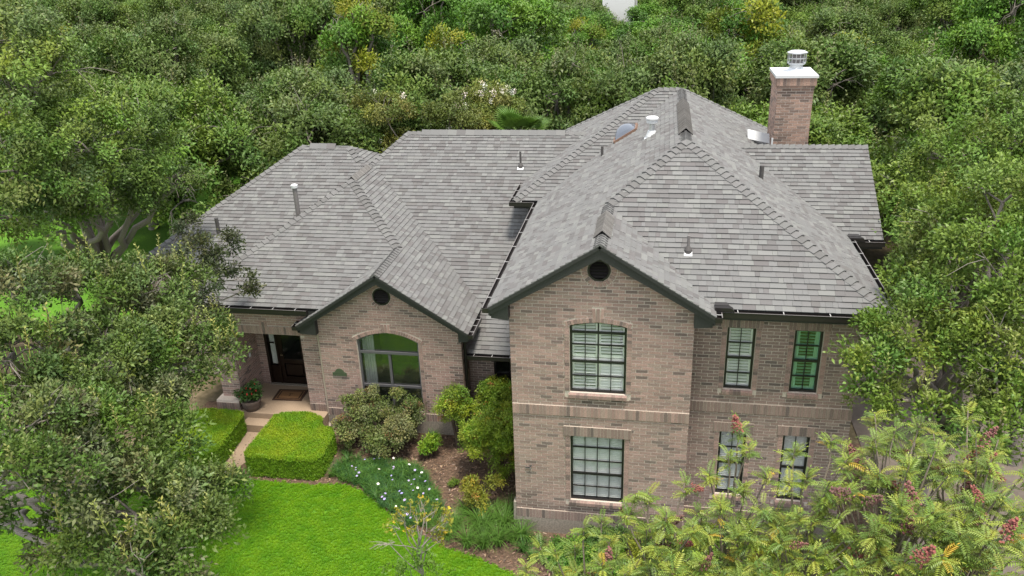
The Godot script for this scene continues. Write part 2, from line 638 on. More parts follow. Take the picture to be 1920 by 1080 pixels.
# open gutter from a to b; out: horizontal direction away from the wall
func gutter(house: Node, a: Vector3, b: Vector3, out: Vector3, clips := 0.75) -> void:
	var mb := MB.new()
	var f := b - a
	var w := 0.125; var h := 0.11; var t := 0.008
	if f.cross(Vector3.UP).dot(out) > 0.0:
		var sw := a; a = b; b = sw
		f = -f
	# out x up = along -f or f; slab wants right handed edges
	var x := out; var y := Vector3.UP; var z := f
	if x.cross(y).dot(z) < 0.0:
		a = a + f; z = -f
	mb.slab(a - y * h, x * w, y * t, z, Color.WHITE)
	mb.slab(a - y * h + y * t, x * t, y * (h - t - 0.004), z, Color.WHITE)
	mb.slab(a - y * h + y * t + x * (w - t), x * t, y * (h - t), z, Color.WHITE)
	mb.slab(a + x * (w - t - 0.006) + y * 0.0005, x * 0.022, y * 0.008, z, Color.WHITE)
	var zn := z.normalized()
	mb.slab(a - y * h + x * t + y * t, x * (w - 2 * t), y * (h - t - 0.004), zn * t, Color.WHITE)
	mb.slab(a - y * h + x * t + y * t + z - zn * t, x * (w - 2 * t), y * (h - t - 0.004), zn * t, Color.WHITE)
	var g := part(house, "gutter", mb, M.gutter)
	var lip := MB.new()
	lip.slab(a + x * (w - t - 0.004) + y * 0.009, x * 0.016, y * 0.003, z, Color.WHITE)
	part(g, "lip", lip, M.pipe_grey)
	var n := int(z.length() / clips)
	for k in n:
		var c := MB.new()
		c.slab(a + z * ((k + 0.5) / n) + y * 0.012, x * (w + 0.006), y * 0.01, zn * 0.016, Color.WHITE)
		part(g, "hanger", c, M.hanger)

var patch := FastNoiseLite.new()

# a window in a wall that faces +z at wall_z; the opening runs x0..x1, y0..y1 (springing) with an arch of the given rise
func window(house: Node, x0: float, x1: float, y0: float, y1: float, rise: float, wall_z: float, cols: int, rails: Array, inside: String, grey := false, called := "window") -> Node3D:
	var w := Node3D.new()
	w.name = called
	house.add_child(w, true)
	var fm: Material = M.frame_grey if grey else M.frame
	var fz := wall_z - 0.1
	var fw := 0.048
	var top := y1 + rise
	var frame := MB.new()
	var outer := arch(x0 - 0.004, x1 + 0.004, y0 - 0.004, y1, rise)
	var inner := arch(x0 + fw, x1 - fw, y0 + fw, y1 - fw * 0.8, rise)
	for side in 2:
		var cx := (x0 + x1) * 0.5
		var half := rect(x0 - 1.0, y0 - 1.0, cx, top + 1.0) if side == 0 else rect(cx, y0 - 1.0, x1 + 1.0, top + 1.0)
		for q in cut(half, outer, [inner]):
			frame.prism(q, Vector3(0, 0, fz), Vector3.RIGHT, Vector3.UP, 0.0, 0.05, Color.WHITE, true)
	part(w, "frame", frame, fm)
	# rails: [height, thickness, is meeting rail]; cols: panes across
	for r in rails:
		var mb := MB.new()
		var th: float = r[1]
		mb.box(Vector3(x0 + fw * 0.7, r[0] - th * 0.5, fz + 0.004), Vector3(x1 - fw * 0.7, r[0] + th * 0.5, fz + (0.046 if th > 0.04 else 0.036)))
		part(w, "rail" if th > 0.03 else "glazing_bar", mb, fm)
	for k in range(1, cols):
		var mb := MB.new()
		var x := lerpf(x0 + fw, x1 - fw, float(k) / cols)
		var th := 0.017
		if cols == 4 and k == 2 and inside == "shutter":
			th = 0.03
		if grey:
			th = 0.07
		var up: float = rails[0][0] if grey else top - 0.02 - rise * pow(absf(x - (x0 + x1) * 0.5) / ((x1 - x0) * 0.5), 2.0)
		mb.box(Vector3(x - th * 0.5, y0 + fw * 0.7, fz + 0.006), Vector3(x + th * 0.5, up, fz + 0.034))
		part(w, "glazing_bar", mb, fm)
	var pane := MB.new()
	for q in cut(rect(x0 - 1.0, y0 - 1.0, x1 + 1.0, top + 1.0), arch(x0 + 0.03, x1 - 0.03, y0 + 0.03, y1 - 0.02, rise), []):
		var idx := Geometry2D.triangulate_polygon(q)
		for k in range(0, idx.size(), 3):
			var a: Vector2 = q[idx[k]]; var b: Vector2 = q[idx[k + 1]]; var d: Vector2 = q[idx[k + 2]]
			if (b - a).cross(d - a) < 0.0:
				var sw := b; b = d; d = sw
			for s in (7 if grey else 2):
				var gzz := fz - 0.004 - s * 0.003
				pane.tri(Vector3(a.x, a.y, gzz), Vector3(b.x, b.y, gzz), Vector3(d.x, d.y, gzz), Color.WHITE)
	part(w, "pane", pane, M.glass_clear)
	var bz := fz - 0.03
	if inside == "shutter" or inside == "open":
		var sm: Material = M.shutter if inside == "shutter" else M.shutter_green_reflection
		var n := 2 if cols == 4 else 1
		for k in n:
			var a := lerpf(x0 + 0.03, x1 - 0.03, float(k) / n) + 0.004
			var b := lerpf(x0 + 0.03, x1 - 0.03, float(k + 1) / n) - 0.004
			var bands := [[y0 + 0.03, (y0 + y1) * 0.5 - 0.01], [(y0 + y1) * 0.5 + 0.01, top - 0.03]]
			for band in bands:
				var st := 0.05 if inside == "shutter" else 0.1
				var mb := MB.new()
				mb.box(Vector3(a, band[0], bz - 0.03), Vector3(a + st, band[1], bz))
				mb.box(Vector3(b - st, band[0], bz - 0.03), Vector3(b, band[1], bz))
				mb.box(Vector3(a + st, band[0], bz - 0.03), Vector3(b - st, band[0] + 0.07, bz))
				mb.box(Vector3(a + st, band[1] - 0.05, bz - 0.03), Vector3(b - st, band[1], bz))
				part(w, "shutter_frame", mb, sm)
				var y: float = band[0] + 0.1
				while y < band[1] - 0.06:
					var lv := MB.new()
					var tilt := deg_to_rad(17.0 if inside == "shutter" else -2.0)
					if inside == "shutter" and k == 1 and band[0] < y0 + 0.1:
						tilt = deg_to_rad(46.0)
					var d := Vector3(0, -sin(tilt), cos(tilt)) * 0.066
					lv.slab(Vector3(a + st, y + 0.03, bz - 0.045), Vector3(b - a - 2 * st, 0, 0), Vector3(0, cos(tilt), sin(tilt)) * 0.009, d, Color.WHITE)
					part(w, "louver", lv, sm)
					y += 0.072
	elif inside == "blind":
		var y := y0 + 0.05
		while y < top - 0.03:
			var lv := MB.new()
			var tilt := deg_to_rad(20.0)
			var d := Vector3(0, -sin(tilt), cos(tilt)) * 0.044
			lv.slab(Vector3(x0 + 0.035, y + 0.03, bz - 0.025), Vector3(x1 - x0 - 0.07, 0, 0), Vector3(0, cos(tilt), sin(tilt)) * 0.004, d, Color.WHITE)
			part(w, "slat", lv, M.blind)
			y += 0.047
	# the room behind, its dimness put into the dark lining colour
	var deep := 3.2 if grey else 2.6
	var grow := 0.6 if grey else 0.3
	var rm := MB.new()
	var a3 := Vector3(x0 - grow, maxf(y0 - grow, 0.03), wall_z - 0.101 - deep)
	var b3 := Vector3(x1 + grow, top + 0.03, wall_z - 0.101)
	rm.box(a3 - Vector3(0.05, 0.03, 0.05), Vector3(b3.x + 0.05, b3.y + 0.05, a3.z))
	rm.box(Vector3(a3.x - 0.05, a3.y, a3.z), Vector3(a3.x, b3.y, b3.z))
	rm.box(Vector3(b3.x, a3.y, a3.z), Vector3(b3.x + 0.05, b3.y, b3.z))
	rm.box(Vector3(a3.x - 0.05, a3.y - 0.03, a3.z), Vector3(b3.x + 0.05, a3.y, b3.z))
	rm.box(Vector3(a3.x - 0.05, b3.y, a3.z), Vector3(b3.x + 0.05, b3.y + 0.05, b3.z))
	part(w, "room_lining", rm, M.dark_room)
	return w

func louver_vent(house: Node, cx: float, cy: float, r: float, wall_z: float) -> void:
	var v := Node3D.new()
	v.name = "gable_vent"
	house.add_child(v, true)
	var mb := MB.new()
	mb.prism(circle(cx, cy, r - 0.01), Vector3(0, 0, wall_z - 0.09), Vector3.RIGHT, Vector3.UP, -0.02, 0.0, Color.WHITE)
	var n := 30
	for k in n:
		var a := TAU * k / n; var b := TAU * (k + 1) / n
		var pa := Vector3(cx + cos(a) * r, cy + sin(a) * r, wall_z); var pb := Vector3(cx + cos(b) * r, cy + sin(b) * r, wall_z)
		var ia := Vector3(cx + cos(a) * (r - 0.04), cy + sin(a) * (r - 0.04), wall_z); var ib := Vector3(cx + cos(b) * (r - 0.04), cy + sin(b) * (r - 0.04), wall_z)
		var dz := Vector3(0, 0, 0.02); var bk := Vector3(0, 0, -0.09)
		mb.quad(pa + dz, pb + dz, ib + dz, ia + dz, Color.WHITE)
		mb.quad(pa + bk, pb + bk, pb + dz, pa + dz, Color.WHITE)
		mb.quad(ia + dz, ib + dz, ib + bk, ia + bk, Color.WHITE)
	part(v, "vent_ring", mb, M.trim_black)
	for k in 6:
		var y := cy - r + (k + 0.75) * r * 2.0 / 6.6
		var half := sqrt(maxf(0.0, pow(r - 0.03, 2) - pow(y - cy, 2)))
		var s := MB.new()
		s.slab(Vector3(cx - half, y, wall_z - 0.07), Vector3(half * 2.0, 0, 0), Vector3(0, 0.009, 0.006), Vector3(0, -0.055, 0.07), Color.WHITE)
		part(v, "slat", s, M.trim_black)

# dark rake board and boxed eave return on a gable that faces +z
func rake(house: Node, xl: float, xr: float, xp: float, ye: float, yp: float, z: float, wall_z: float, depth: float, wl: float, wr: float) -> void:
	var b := MB.new()
	for side in 2:
		var xe := xl if side == 0 else xr
		var p := PackedVector2Array([Vector2(xe, ye - 0.06), Vector2(xe, ye - 0.06 - depth * 0.62), Vector2(xp, yp - 0.06 - depth * 1.15), Vector2(xp, yp - 0.06)])
		b.prism(ccw(p), Vector3(0, 0, z - 0.035), Vector3.RIGHT, Vector3.UP, -0.03, 0.0, Color.WHITE, true)
	part(house, "rake_board", b, M.trim)
	var t := MB.new()
	for side in 2:
		var xe := xl if side == 0 else xr
		var p := PackedVector2Array([Vector2(xe, ye + 0.004), Vector2(xe, ye - 0.065), Vector2(xp, yp - 0.065), Vector2(xp, yp + 0.004)])
		t.prism(ccw(p), Vector3(0, 0, z - 0.032), Vector3.RIGHT, Vector3.UP, 0.0, 0.03, Color.WHITE, true)
	part(house, "rake_trim", t, M.trim_black)
	# soffit under the overhang
	var s := MB.new()
	for side in 2:
		var xe := xl if side == 0 else xr
		var lo := Vector3(xe, ye - 0.1, 0); var hi := Vector3(xp, yp - 0.1, 0)
		s.quad(Vector3(lo.x, lo.y, wall_z), Vector3(lo.x, lo.y, z - 0.07), Vector3(hi.x, hi.y, z - 0.07), Vector3(hi.x, hi.y, wall_z), Color.WHITE)
	part(house, "soffit", s, M.trim)
	for side in 2:
		var xe := xl if side == 0 else xr
		var xw := wl if side == 0 else wr
		var r := MB.new()
		var sl := (yp - ye) / absf(xp - xe)
		var yb := ye - 0.06 - depth * 0.62 - 0.1
		var p := PackedVector2Array([Vector2(xe + (xw - xe) * 0.12, ye - 0.12), Vector2(xe + (xw - xe) * 0.12, yb + 0.03), Vector2(xw, yb), Vector2(xw, ye - 0.1 + absf(xw - xe) * sl)])
		r.prism(ccw(p), Vector3(0, 0, z - 0.067), Vector3.RIGHT, Vector3.UP, -absf(z - wall_z) + 0.06, 0.0, Color.WHITE, true)
		part(house, "eave_return", r, M.trim)

func fascia(house: Node, a: Vector3, b: Vector3, out: Vector3, back: float, drop := 0.17) -> void:
	# board under the roof edge and the soffit behind it
	var mb := MB.new()
	var x := (b - a)
	var p := a - out * 0.03 - Vector3.UP * (drop + 0.06)
	if x.cross(Vector3.UP).dot(out) < 0.0:
		p = b - out * 0.03 - Vector3.UP * (drop + 0.06)
		x = -x
	mb.slab(p, x, Vector3.UP * drop, out * 0.025, Color.WHITE)
	mb.slab(p - out * back, x, Vector3.UP * 0.02, out * (back - 0.002), Color.WHITE)
	part(house, "fascia", mb, M.trim)

func vent_pipe(house: Node, at: Vector3, h: float, r: float, called: String, boot: bool, m: Material, lean := Vector3.ZERO) -> Node3D:
	var v := Node3D.new()
	v.name = called
	house.add_child(v, true)
	var mb := MB.new()
	mb.tube([at - Vector3.UP * 0.15, at + Vector3.UP * h], [r, r], 12, Color.WHITE)
	part(v, "pipe", mb, m)
	if boot:
		var b := MB.new()
		b.lathe([Vector2(r + 0.055, -0.02), Vector2(r + 0.05, 0.05), Vector2(r + 0.02, 0.1), Vector2(r, 0.13)], at, 16, Color(0.1, 0.1, 0.1))
		part(v, "boot", b, M.pipe)
	return v

func flashing(v: Node3D, at: Vector3, u: Vector3, s: Vector3, w: float, l: float) -> void:
	var mb := MB.new()
	mb.slab(at - u * w * 0.5 - s * l * 0.5 + u.cross(s) * 0.012, u * w, s * l, u.cross(s) * 0.012, Color.WHITE)
	part(v, "flashing", mb, M.white_metal)

func n_left(m: float) -> Vector3: return Vector3(-m, 1, 0).normalized()
func n_right(m: float) -> Vector3: return Vector3(m, 1, 0).normalized()
func n_front(m: float) -> Vector3: return Vector3(0, 1, m).normalized()
func n_back(m: float) -> Vector3: return Vector3(0, 1, -m).normalized()

func build_house() -> void:
	var h := thing("house", "pinkish tan brick house with grey shingle hip roof and two front gables", "house")
	var X := Vector3.RIGHT
	var F := Vector3.ZERO
	# ---------- the two-storey gable wing
	var wl := 1.267; var wr := 2.454
	var up_hole := arch(wl, wr, 3.414, 5.02, 0.085)
	var low_hole := rect(wl, 0.573, wr, 2.316)
	var vent_c := Vector2(1.87, 6.27)
	var wing_out := PackedVector2Array([Vector2(0, 0), Vector2(3.8, 0), Vector2(3.8, 5.58), Vector2(1.9, 6.76), Vector2(0, 5.58)])
	var wing_holes := [up_hole, low_hole, circle(vent_c.x, vent_c.y, 0.235)]
	var mb := MB.new()
	panel(mb, wing_out, wing_holes, F, X, 0.1)
	var wall := part(h, "wing_wall", mb, M.mortar)
	var frame_w := 0.1
	var bands := [rect(-0.1, -0.1, 3.9, 0.245), rect(-0.1, 2.815, 3.9, 3.072), rect(wl - 0.15, 2.3, wr + 0.15, 2.575),
		rect(wl - 0.115, 0.45, wl + 0.1, 2.32), rect(wr - 0.1, 0.45, wr + 0.115, 2.32), rect(wl - 0.115, 3.3, wl + 0.1, 5.03), rect(wr - 0.1, 3.3, wr + 0.115, 5.03),
		arch(wl, wr, 3.414, 5.02, 0.085, 0.115), circle(vent_c.x, vent_c.y, 0.375), rect(1.73, 5.1, 1.99, 5.46), rect(wl - 0.08, 3.28, wr + 0.08, 3.45), rect(wl - 0.08, 0.45, wr + 0.08, 0.6)]
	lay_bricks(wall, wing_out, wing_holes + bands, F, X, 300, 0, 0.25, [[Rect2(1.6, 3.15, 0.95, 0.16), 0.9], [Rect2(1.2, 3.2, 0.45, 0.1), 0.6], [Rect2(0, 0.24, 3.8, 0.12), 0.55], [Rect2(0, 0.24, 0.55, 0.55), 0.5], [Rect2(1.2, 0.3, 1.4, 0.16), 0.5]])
	soldiers(wall, "base_course", 0, 3.8, 0.0, 0.24, F, X, 0.022, 0.0752, 1)
	soldiers(wall, "belt_course", 0, 3.8, 2.82, 0.246, F, X, 0.022, 0.0752, 0)
	soldiers(wall, "window_header", wl - 0.145, wr + 0.145, 2.318, 0.245, F, X, 0.025, 0.0752, 1)
	for x in [wl - 0.11, wr + 0.005]:
		jambs(wall, x, 0.575, 2.312, F)
		jambs(wall, x, 3.45, 5.0, F)
	var pts := []; var dirs := []
	for k in 22:
		var t := -1.08 + k * 2.16 / 21.0
		if absf(t) < 0.13:
			continue
		pts.append(Vector2((wl + wr) * 0.5 + (wr - wl) * 0.5 * t, 5.02 + 0.085 * (1.0 - t * t)))
		dirs.append(Vector2(t * 0.3, 1.0))
	ring(wall, "window_arch", pts, dirs, 0.1, 0.058, F, X)
	ring(wall, "keystone", [Vector2(1.795, 5.115), Vector2(1.86, 5.115), Vector2(1.925, 5.115)], [Vector2(-0.12, 1), Vector2(0, 1), Vector2(0.12, 1)], 0.3, 0.068, F, X)
	pts = []; dirs = []
	for k in 26:
		var a := TAU * k / 26
		pts.append(vent_c + Vector2(cos(a), sin(a)) * 0.25)
		dirs.append(Vector2(cos(a), sin(a)))
	ring(wall, "vent_surround", pts, dirs, 0.105, 0.064, F, X)
	louver_vent(h, vent_c.x, vent_c.y, 0.235, 0.0)
	var w := window(h, wl, wr, 3.414, 5.02, 0.085, 0.0, 4, [[4.84, 0.045], [4.55, 0.022], [4.15, 0.05], [3.8, 0.022]], "shutter")
	sill(w, wl - 0.03, wr + 0.03, 3.335, 0.0)
	w = window(h, wl, wr, 0.573, 2.316, 0.0, 0.0, 4, [[1.98, 0.022], [1.63, 0.022], [1.28, 0.05], [0.93, 0.022]], "blind")
	sill(w, wl - 0.03, wr + 0.03, 0.495, 0.0)
	# tap on the wall
	mb = MB.new()
	mb.tube([Vector3(0.36, 1.42, 0.0), Vector3(0.36, 1.42, 0.06), Vector3(0.36, 1.38, 0.09)], [0.018, 0.018, 0.014], 8, Color.WHITE)
	mb.tube([Vector3(0.36, 1.42, 0.05), Vector3(0.36, 1.47, 0.05)], [0.008, 0.008], 6, Color.WHITE)
	mb.tube([Vector3(0.32, 1.47, 0.05), Vector3(0.4, 1.47, 0.05)], [0.01, 0.01], 6, Color.WHITE)
	mb.box(Vector3(0.24, 1.375, 0.008), Vector3(0.34, 1.4, 0.03))
	part(h, "hose_tap", mb, M.pipe)
	# ---------- the recessed section beside it
	var ro := Vector3(0, 0, -0.555)
	var rh := [rect(4.508, 3.396, 5.087, 4.866), rect(5.856, 3.396, 6.423, 4.866), rect(4.508, 0.64, 5.087, 2.32), rect(5.856, 0.6, 6.423, 2.32)]
	var r_out := rect(3.8, 0, 7.191, 5.36)
	mb = MB.new()
	panel(mb, r_out, rh, ro, X, 0.1)
	wall = part(h, "recessed_wall", mb, M.mortar)
	bands = [rect(3.7, -0.1, 7.3, 0.245), rect(3.7, 2.815, 7.3, 3.072)]
	for q in rh:
		var b := bounds(q)
		bands.append(rect(b.position.x - 0.14, b.end.y - 0.01, b.end.x + 0.14, b.end.y + 0.25))
		bands.append(rect(b.position.x - 0.115, b.position.y - 0.12, b.end.x + 0.115, b.end.y))
	lay_bricks(wall, r_out, rh + bands, ro, X, 0, 1)  # overhang shade painted in by the darker brick tone
	soldiers(wall, "base_course", 3.8, 7.191, 0.0, 0.24, ro, X, 0.022, 0.0752, 1)
	soldiers(wall, "belt_course", 3.82, 7.191, 2.82, 0.246, ro, X, 0.022, 0.0752, 1)
	for q in rh:
		var b := bounds(q)
		soldiers(wall, "window_header", b.position.x - 0.135, b.end.x + 0.135, b.end.y + 0.003, 0.24, ro, X, 0.016, 0.0752, 1)
		jambs(wall, b.position.x - 0.11, b.position.y, b.end.y, ro)
		jambs(wall, b.end.x + 0.005, b.position.y, b.end.y, ro)
		var hi := b.position.y > 2.0
		var mid := (b.position.y + b.end.y) * 0.5
		var rails := [[mid + (b.end.y - mid) * 0.48, 0.022], [mid, 0.05], [mid - (mid - b.position.y) * 0.5, 0.022]]
		w = window(h, b.position.x, b.end.x, b.position.y, b.end.y, 0.0, -0.555, 2, rails, ("open" if b.position.x > 5.5 else "shutter") if hi else "blind")
		sill(w, b.position.x - 0.03, b.end.x + 0.03, b.position.y - 0.08, -0.555)
	# side wall of the wing, facing the recess, and the unseen outer walls
	mb = MB.new()
	mb.box(Vector3(3.7, 0, -0.56), Vector3(3.8, 5.5, -0.1))
	mb.box(Vector3(0.0, 0, -7.5), Vector3(0.1, 5.55, -0.1))
	mb.box(Vector3(7.09, 0, -15), Vector3(7.19, 5.5, -0.66))
	mb.box(Vector3(-0.75, 0, -15.0), Vector3(7.19, 5.5, -14.9))
	mb.box(Vector3(-0.75, 0, -15.0), Vector3(-0.65, 5.5, -7.45))
	mb.box(Vector3(7.19, 3.0, -10.0), Vector3(7.8, 5.3, -9.9))
	wall = part(h, "side_wall", mb, M.mortar)
	lay_bricks(wall, rect(-7.4, 0, 0, 5.5), [], F, Vector3(0, 0, 1), 0, 0)
	lay_bricks(wall, rect(0.6, 0, 15.0, 5.36), [], Vector3(7.19, 0, 0), Vector3(0, 0, -1), 0, 1)
	lay_bricks(wall, rect(0.0, 0, 0.555, 5.45), [], Vector3(3.8, 0, 0), Vector3(0, 0, -1), 0, 1)
	mb = MB.new()
	mb.box(Vector3(-0.75, 3.9, -7.53), Vector3(0.0, 5.4, -7.45))
	part(h, "siding", mb, M.trim)
	# ---------- the single-storey gable with the arched window
	var gz := -3.7
	var go := Vector3(0, 0, gz)
	var gx0 := -5.02; var gx1 := -3.27
	var g_hole := arch(gx0, gx1, 0.27, 2.47, 0.25)
	var gv := Vector2(-4.17, 3.8)
	var g_out := PackedVector2Array([Vector2(-6.11, 0), Vector2(-2.07, 0), Vector2(-2.07, 3.0), Vector2(-4.215, 4.38), Vector2(-6.11, 3.16)])
	var g_holes := [g_hole, circle(gv.x, gv.y, 0.25)]
	mb = MB.new()
	panel(mb, g_out, g_holes, go, X, 0.1)
	wall = part(h, "gable_wall", mb, M.mortar)
	bands = [rect(-6.3, -0.1, -1.9, 0.245), circle(gv.x, gv.y, 0.37), arch(gx0, gx1, 0.25, 2.47, 0.25, 0.12), rect(-4.28, 2.7, -4.02, 3.0), rect(gx0 - 0.1, 0.17, gx1 + 0.1, 0.3)]
	lay_bricks(wall, g_out, g_holes + bands, go, X, 0, 0, 0.0, [[Rect2(-2.32, 0.5, 0.3, 1.2), 0.8], [Rect2(-2.6, 0.5, 0.3, 0.7), 0.5], [Rect2(-6.2, 0.24, 4.2, 0.3), 0.3]])
	soldiers(wall, "base_course", -6.11, -2.07, 0.0, 0.24, go, X, 0.02, 0.0752, 1)
	jambs(wall, gx0 - 0.115, 0.27, 2.47, go)
	jambs(wall, gx1 + 0.008, 0.27, 2.47, go)
	pts = []; dirs = []
	for k in 30:
		var t := -1.1 + k * 2.2 / 29.0
		if absf(t + 0.0) < 0.09:
			continue
		pts.append(Vector2((gx0 + gx1) * 0.5 + (gx1 - gx0) * 0.5 * t, 2.47 + 0.25 * (1.0 - t * t)))
		dirs.append(Vector2(t * 0.5, 1.0))
	ring(wall, "window_arch", pts, dirs, 0.105, 0.062, go, X)
	ring(wall, "keystone", [Vector2(-4.215, 2.73), Vector2(-4.15, 2.73), Vector2(-4.085, 2.73)], [Vector2(-0.12, 1), Vector2(0, 1), Vector2(0.12, 1)], 0.24, 0.066, go, X)
	pts = []; dirs = []
	for k in 26:
		var a := TAU * k / 26
		pts.append(gv + Vector2(cos(a), sin(a)) * 0.265)
		dirs.append(Vector2(cos(a), sin(a)))
	ring(wall, "vent_surround", pts, dirs, 0.1, 0.066, go, X)
	louver_vent(h, gv.x, gv.y, 0.25, gz)
	w = window(h, gx0, gx1, 0.27, 2.47, 0.25, gz, 2, [[2.07, 0.075], [1.03, 0.07]], "none", true, "arched_window")
	# curtain folds behind the glass
	mb = MB.new()
	for k in 9:
		var x := gx0 + 0.06 + k * 0.036
		mb.tube([Vector3(x, 0.3, gz - 0.3 - 0.025 * (k % 2)), Vector3(x, 2.62, gz - 0.3 - 0.025 * (k % 2))], [0.026, 0.026], 8, Color.WHITE)
	part(w, "curtain", mb, M.curtain)
	sill(w, gx0 - 0.03, gx1 + 0.03, 0.19, gz)
	# ---------- porch
	var po := Vector3(0, 0, -3.86)
	var p_out := PackedVector2Array([Vector2(-9.45, 0), Vector2(-6.11, 0), Vector2(-6.11, 3.3), Vector2(-9.45, 3.3)])
	var p_hole := rect(-8.88, -0.2, -6.74, 2.42)
	mb = MB.new()
	panel(mb, p_out, [p_hole], po, X, 0.3)
	wall = part(h, "porch_wall", mb, M.mortar)
	lay_bricks(wall, p_out, [p_hole, rect(-9.0, 2.35, -6.62, 2.69), rect(-9.6, -0.1, -6.0, 0.245)], po, X, 0, 0)
	soldiers(wall, "porch_header", -9.0, -7.9, 2.43, 0.25, po, X, 0.014, 0.0752, 0)
	soldiers(wall, "porch_header", -7.72, -6.62, 2.43, 0.25, po, X, 0.014, 0.0752, 0)
	ring(wall, "keystone", [Vector2(-7.87, 2.43), Vector2(-7.81, 2.43), Vector2(-7.75, 2.43)], [Vector2(-0.1, 1), Vector2(0, 1), Vector2(0.1, 1)], 0.36, 0.062, po, X)
	soldiers(wall, "base_course", -6.74, -6.11, 0.0, 0.24, po, X, 0.016, 0.0752, 1)
	soldiers(wall, "base_course", -9.45, -8.88, 0.0, 0.24, po, X, 0.02, 0.0752, 1)
	# left cheek of the porch, facing +x
	var ci := Vector3(-8.88, 0, 0)
	var cu := Vector3(0, 0, -1)
	mb = MB.new()
	panel(mb, rect(4.16, 0, 5.3, 2.8), [], ci, cu, 0.1)
	wall = part(h, "porch_cheek", mb, M.mortar)
	lay_bricks(wall, rect(3.88, 0, 5.2, 2.8), [], ci + Vector3(0.002, 0, 0), cu, 0, 0)
	# back wall of the porch with the door
	var bo := Vector3(0, 0, -5.2)
	var door_hole := rect(-8.62, 0, -7.3, 2.3)
	mb = MB.new()
	panel(mb, rect(-8.88, 0, -6.7, 2.8), [door_hole], bo, X, 0.1)
	wall = part(h, "entry_wall", mb, M.mortar)
	lay_bricks(wall, rect(-8.88, 0, -6.7, 2.8), [door_hole], bo, X, 0, 0)
	mb = MB.new()
	mb.box(Vector3(-9.4, 2.8, -5.3), Vector3(-6.2, 2.84, -4.16))
	mb.box(Vector3(-6.72, 0, -5.2), Vector3(-6.6, 2.8, -4.17))
	part(h, "porch_ceiling", mb, M.wall_plain)
	entry_door(h)
	mb = MB.new()
	mb.box(Vector3(-9.0, -0.5, -5.22), Vector3(-6.2, 0.0, -3.5))
	mb.box(Vector3(-8.6, -0.5, -3.5), Vector3(-6.6, -0.17, -3.12))
	part(h, "porch_slab", mb, M.aggregate)
	# pier foot of the porch
	mb = MB.new()
	mb.box(Vector3(-9.55, -0.45, -3.98), Vector3(-8.84, 0.3, -3.6))
	wall = part(h, "pier_foot", mb, M.mortar)
	soldiers(wall, "base_course", -9.55, -8.84, -0.02, 0.26, Vector3(0, 0, -3.6), X, 0.012, 0.0752, 1)
	lay_bricks(wall, rect(3.6, 0.0, 3.98, 0.3), [], Vector3(-8.84, 0, 0), cu, 0, 0)
	# doorbell plate
	mb = MB.new()
	mb.box(Vector3(-8.875, 1.2, -4.72), Vector3(-8.855, 1.32, -4.64))
	part(h, "doorbell", mb, M.white_metal)
	# ---------- the low wall in the notch between the two gables
	var no := Vector3(0, 0, -4.45)
	var nh := rect(-1.36, 0.45, -0.12, 1.95)
	mb = MB.new()
	panel(mb, rect(-2.07, 0, 0, 2.05), [nh], no, X, 0.1)
	wall = part(h, "notch_wall", mb, M.mortar)
	lay_bricks(wall, rect(-2.07, 0, 0, 2.05), [nh], no, X, 0, 1)
	window(h, -1.36, -0.12, 0.45, 1.95, 0.0, -4.45, 3, [[1.2, 0.05]], "none")
	mb = MB.new()
	mb.box(Vector3(-2.17, 0, -5.3), Vector3(-2.07, 2.95, -3.8))
	wall = part(h, "gable_side_wall", mb, M.mortar)
	lay_bricks(wall, rect(3.7, 0, 5.2, 2.85), [], Vector3(-2.07, 0, 0), Vector3(0, 0, -1), 0, 1)
	# ---------- the far wing on the other side of the porch
	var lo := Vector3(0, 0, -6.2)
	mb = MB.new()
	panel(mb, rect(-12.7, 0, -9.4, 3.2), [], lo, X, 0.1)
	wall = part(h, "far_wall", mb, M.mortar)
	lay_bricks(wall, rect(-12.7, 0, -9.4, 3.2), [], lo, X, 0, 0)
	mb = MB.new()
	mb.box(Vector3(-9.45, 0, -6.2), Vector3(-9.35, 3.2, -3.9))
	mb.box(Vector3(-12.7, 0, -14.0), Vector3(-12.6, 3.3, -6.3))
	part(h, "far_side_wall", mb, M.wall_plain)
	# foundation
	mb = MB.new()
	mb.box(Vector3(-0.03, -0.6, -7), Vector3(3.83, 0.0, 0.03))
	mb.box(Vector3(3.83, -0.6, -7), Vector3(7.22, 0.0, -0.525))
	mb.box(Vector3(-6.14, -0.6, -9), Vector3(-2.04, 0.0, -3.67))
	mb.box(Vector3(-2.04, -0.6, -9), Vector3(-0.03, 0.0, -4.42))
	mb.box(Vector3(-12.73, -0.6, -9), Vector3(-9.02, 0.0, -6.17))
	mb.slab(Vector3(-0.09, -0.6, -0.16), Vector3(0.06, 0, 0), Vector3(0.03, 1.0, 0), Vector3(0, 0, 0.19), Color.WHITE)
	part(h, "foundation", mb, M.concrete)
	build_roof(h)
	build_chimney(h)

func jambs(wall: Node, x: float, y0: float, y1: float, o: Vector3) -> void:
	var mb := MB.new()
	var y := y0
	mb.box(o + Vector3(x, y0, -0.02), o + Vector3(x + 0.105, y1, 0.004), Color(0.5, 0.43, 0.36))
	while y < y1 - 0.03:
		mb.box(o + Vector3(x + 0.004, y + 0.005, -0.01), o + Vector3(x + 0.101, minf(y + BH - 0.006, y1), 0.011 + rng.randf() * 0.004), brick_tone(0))
		y += BH
	var p := part(wall, "jamb_course", mb, M.brick)
	p.set_meta("kind", "stuff")

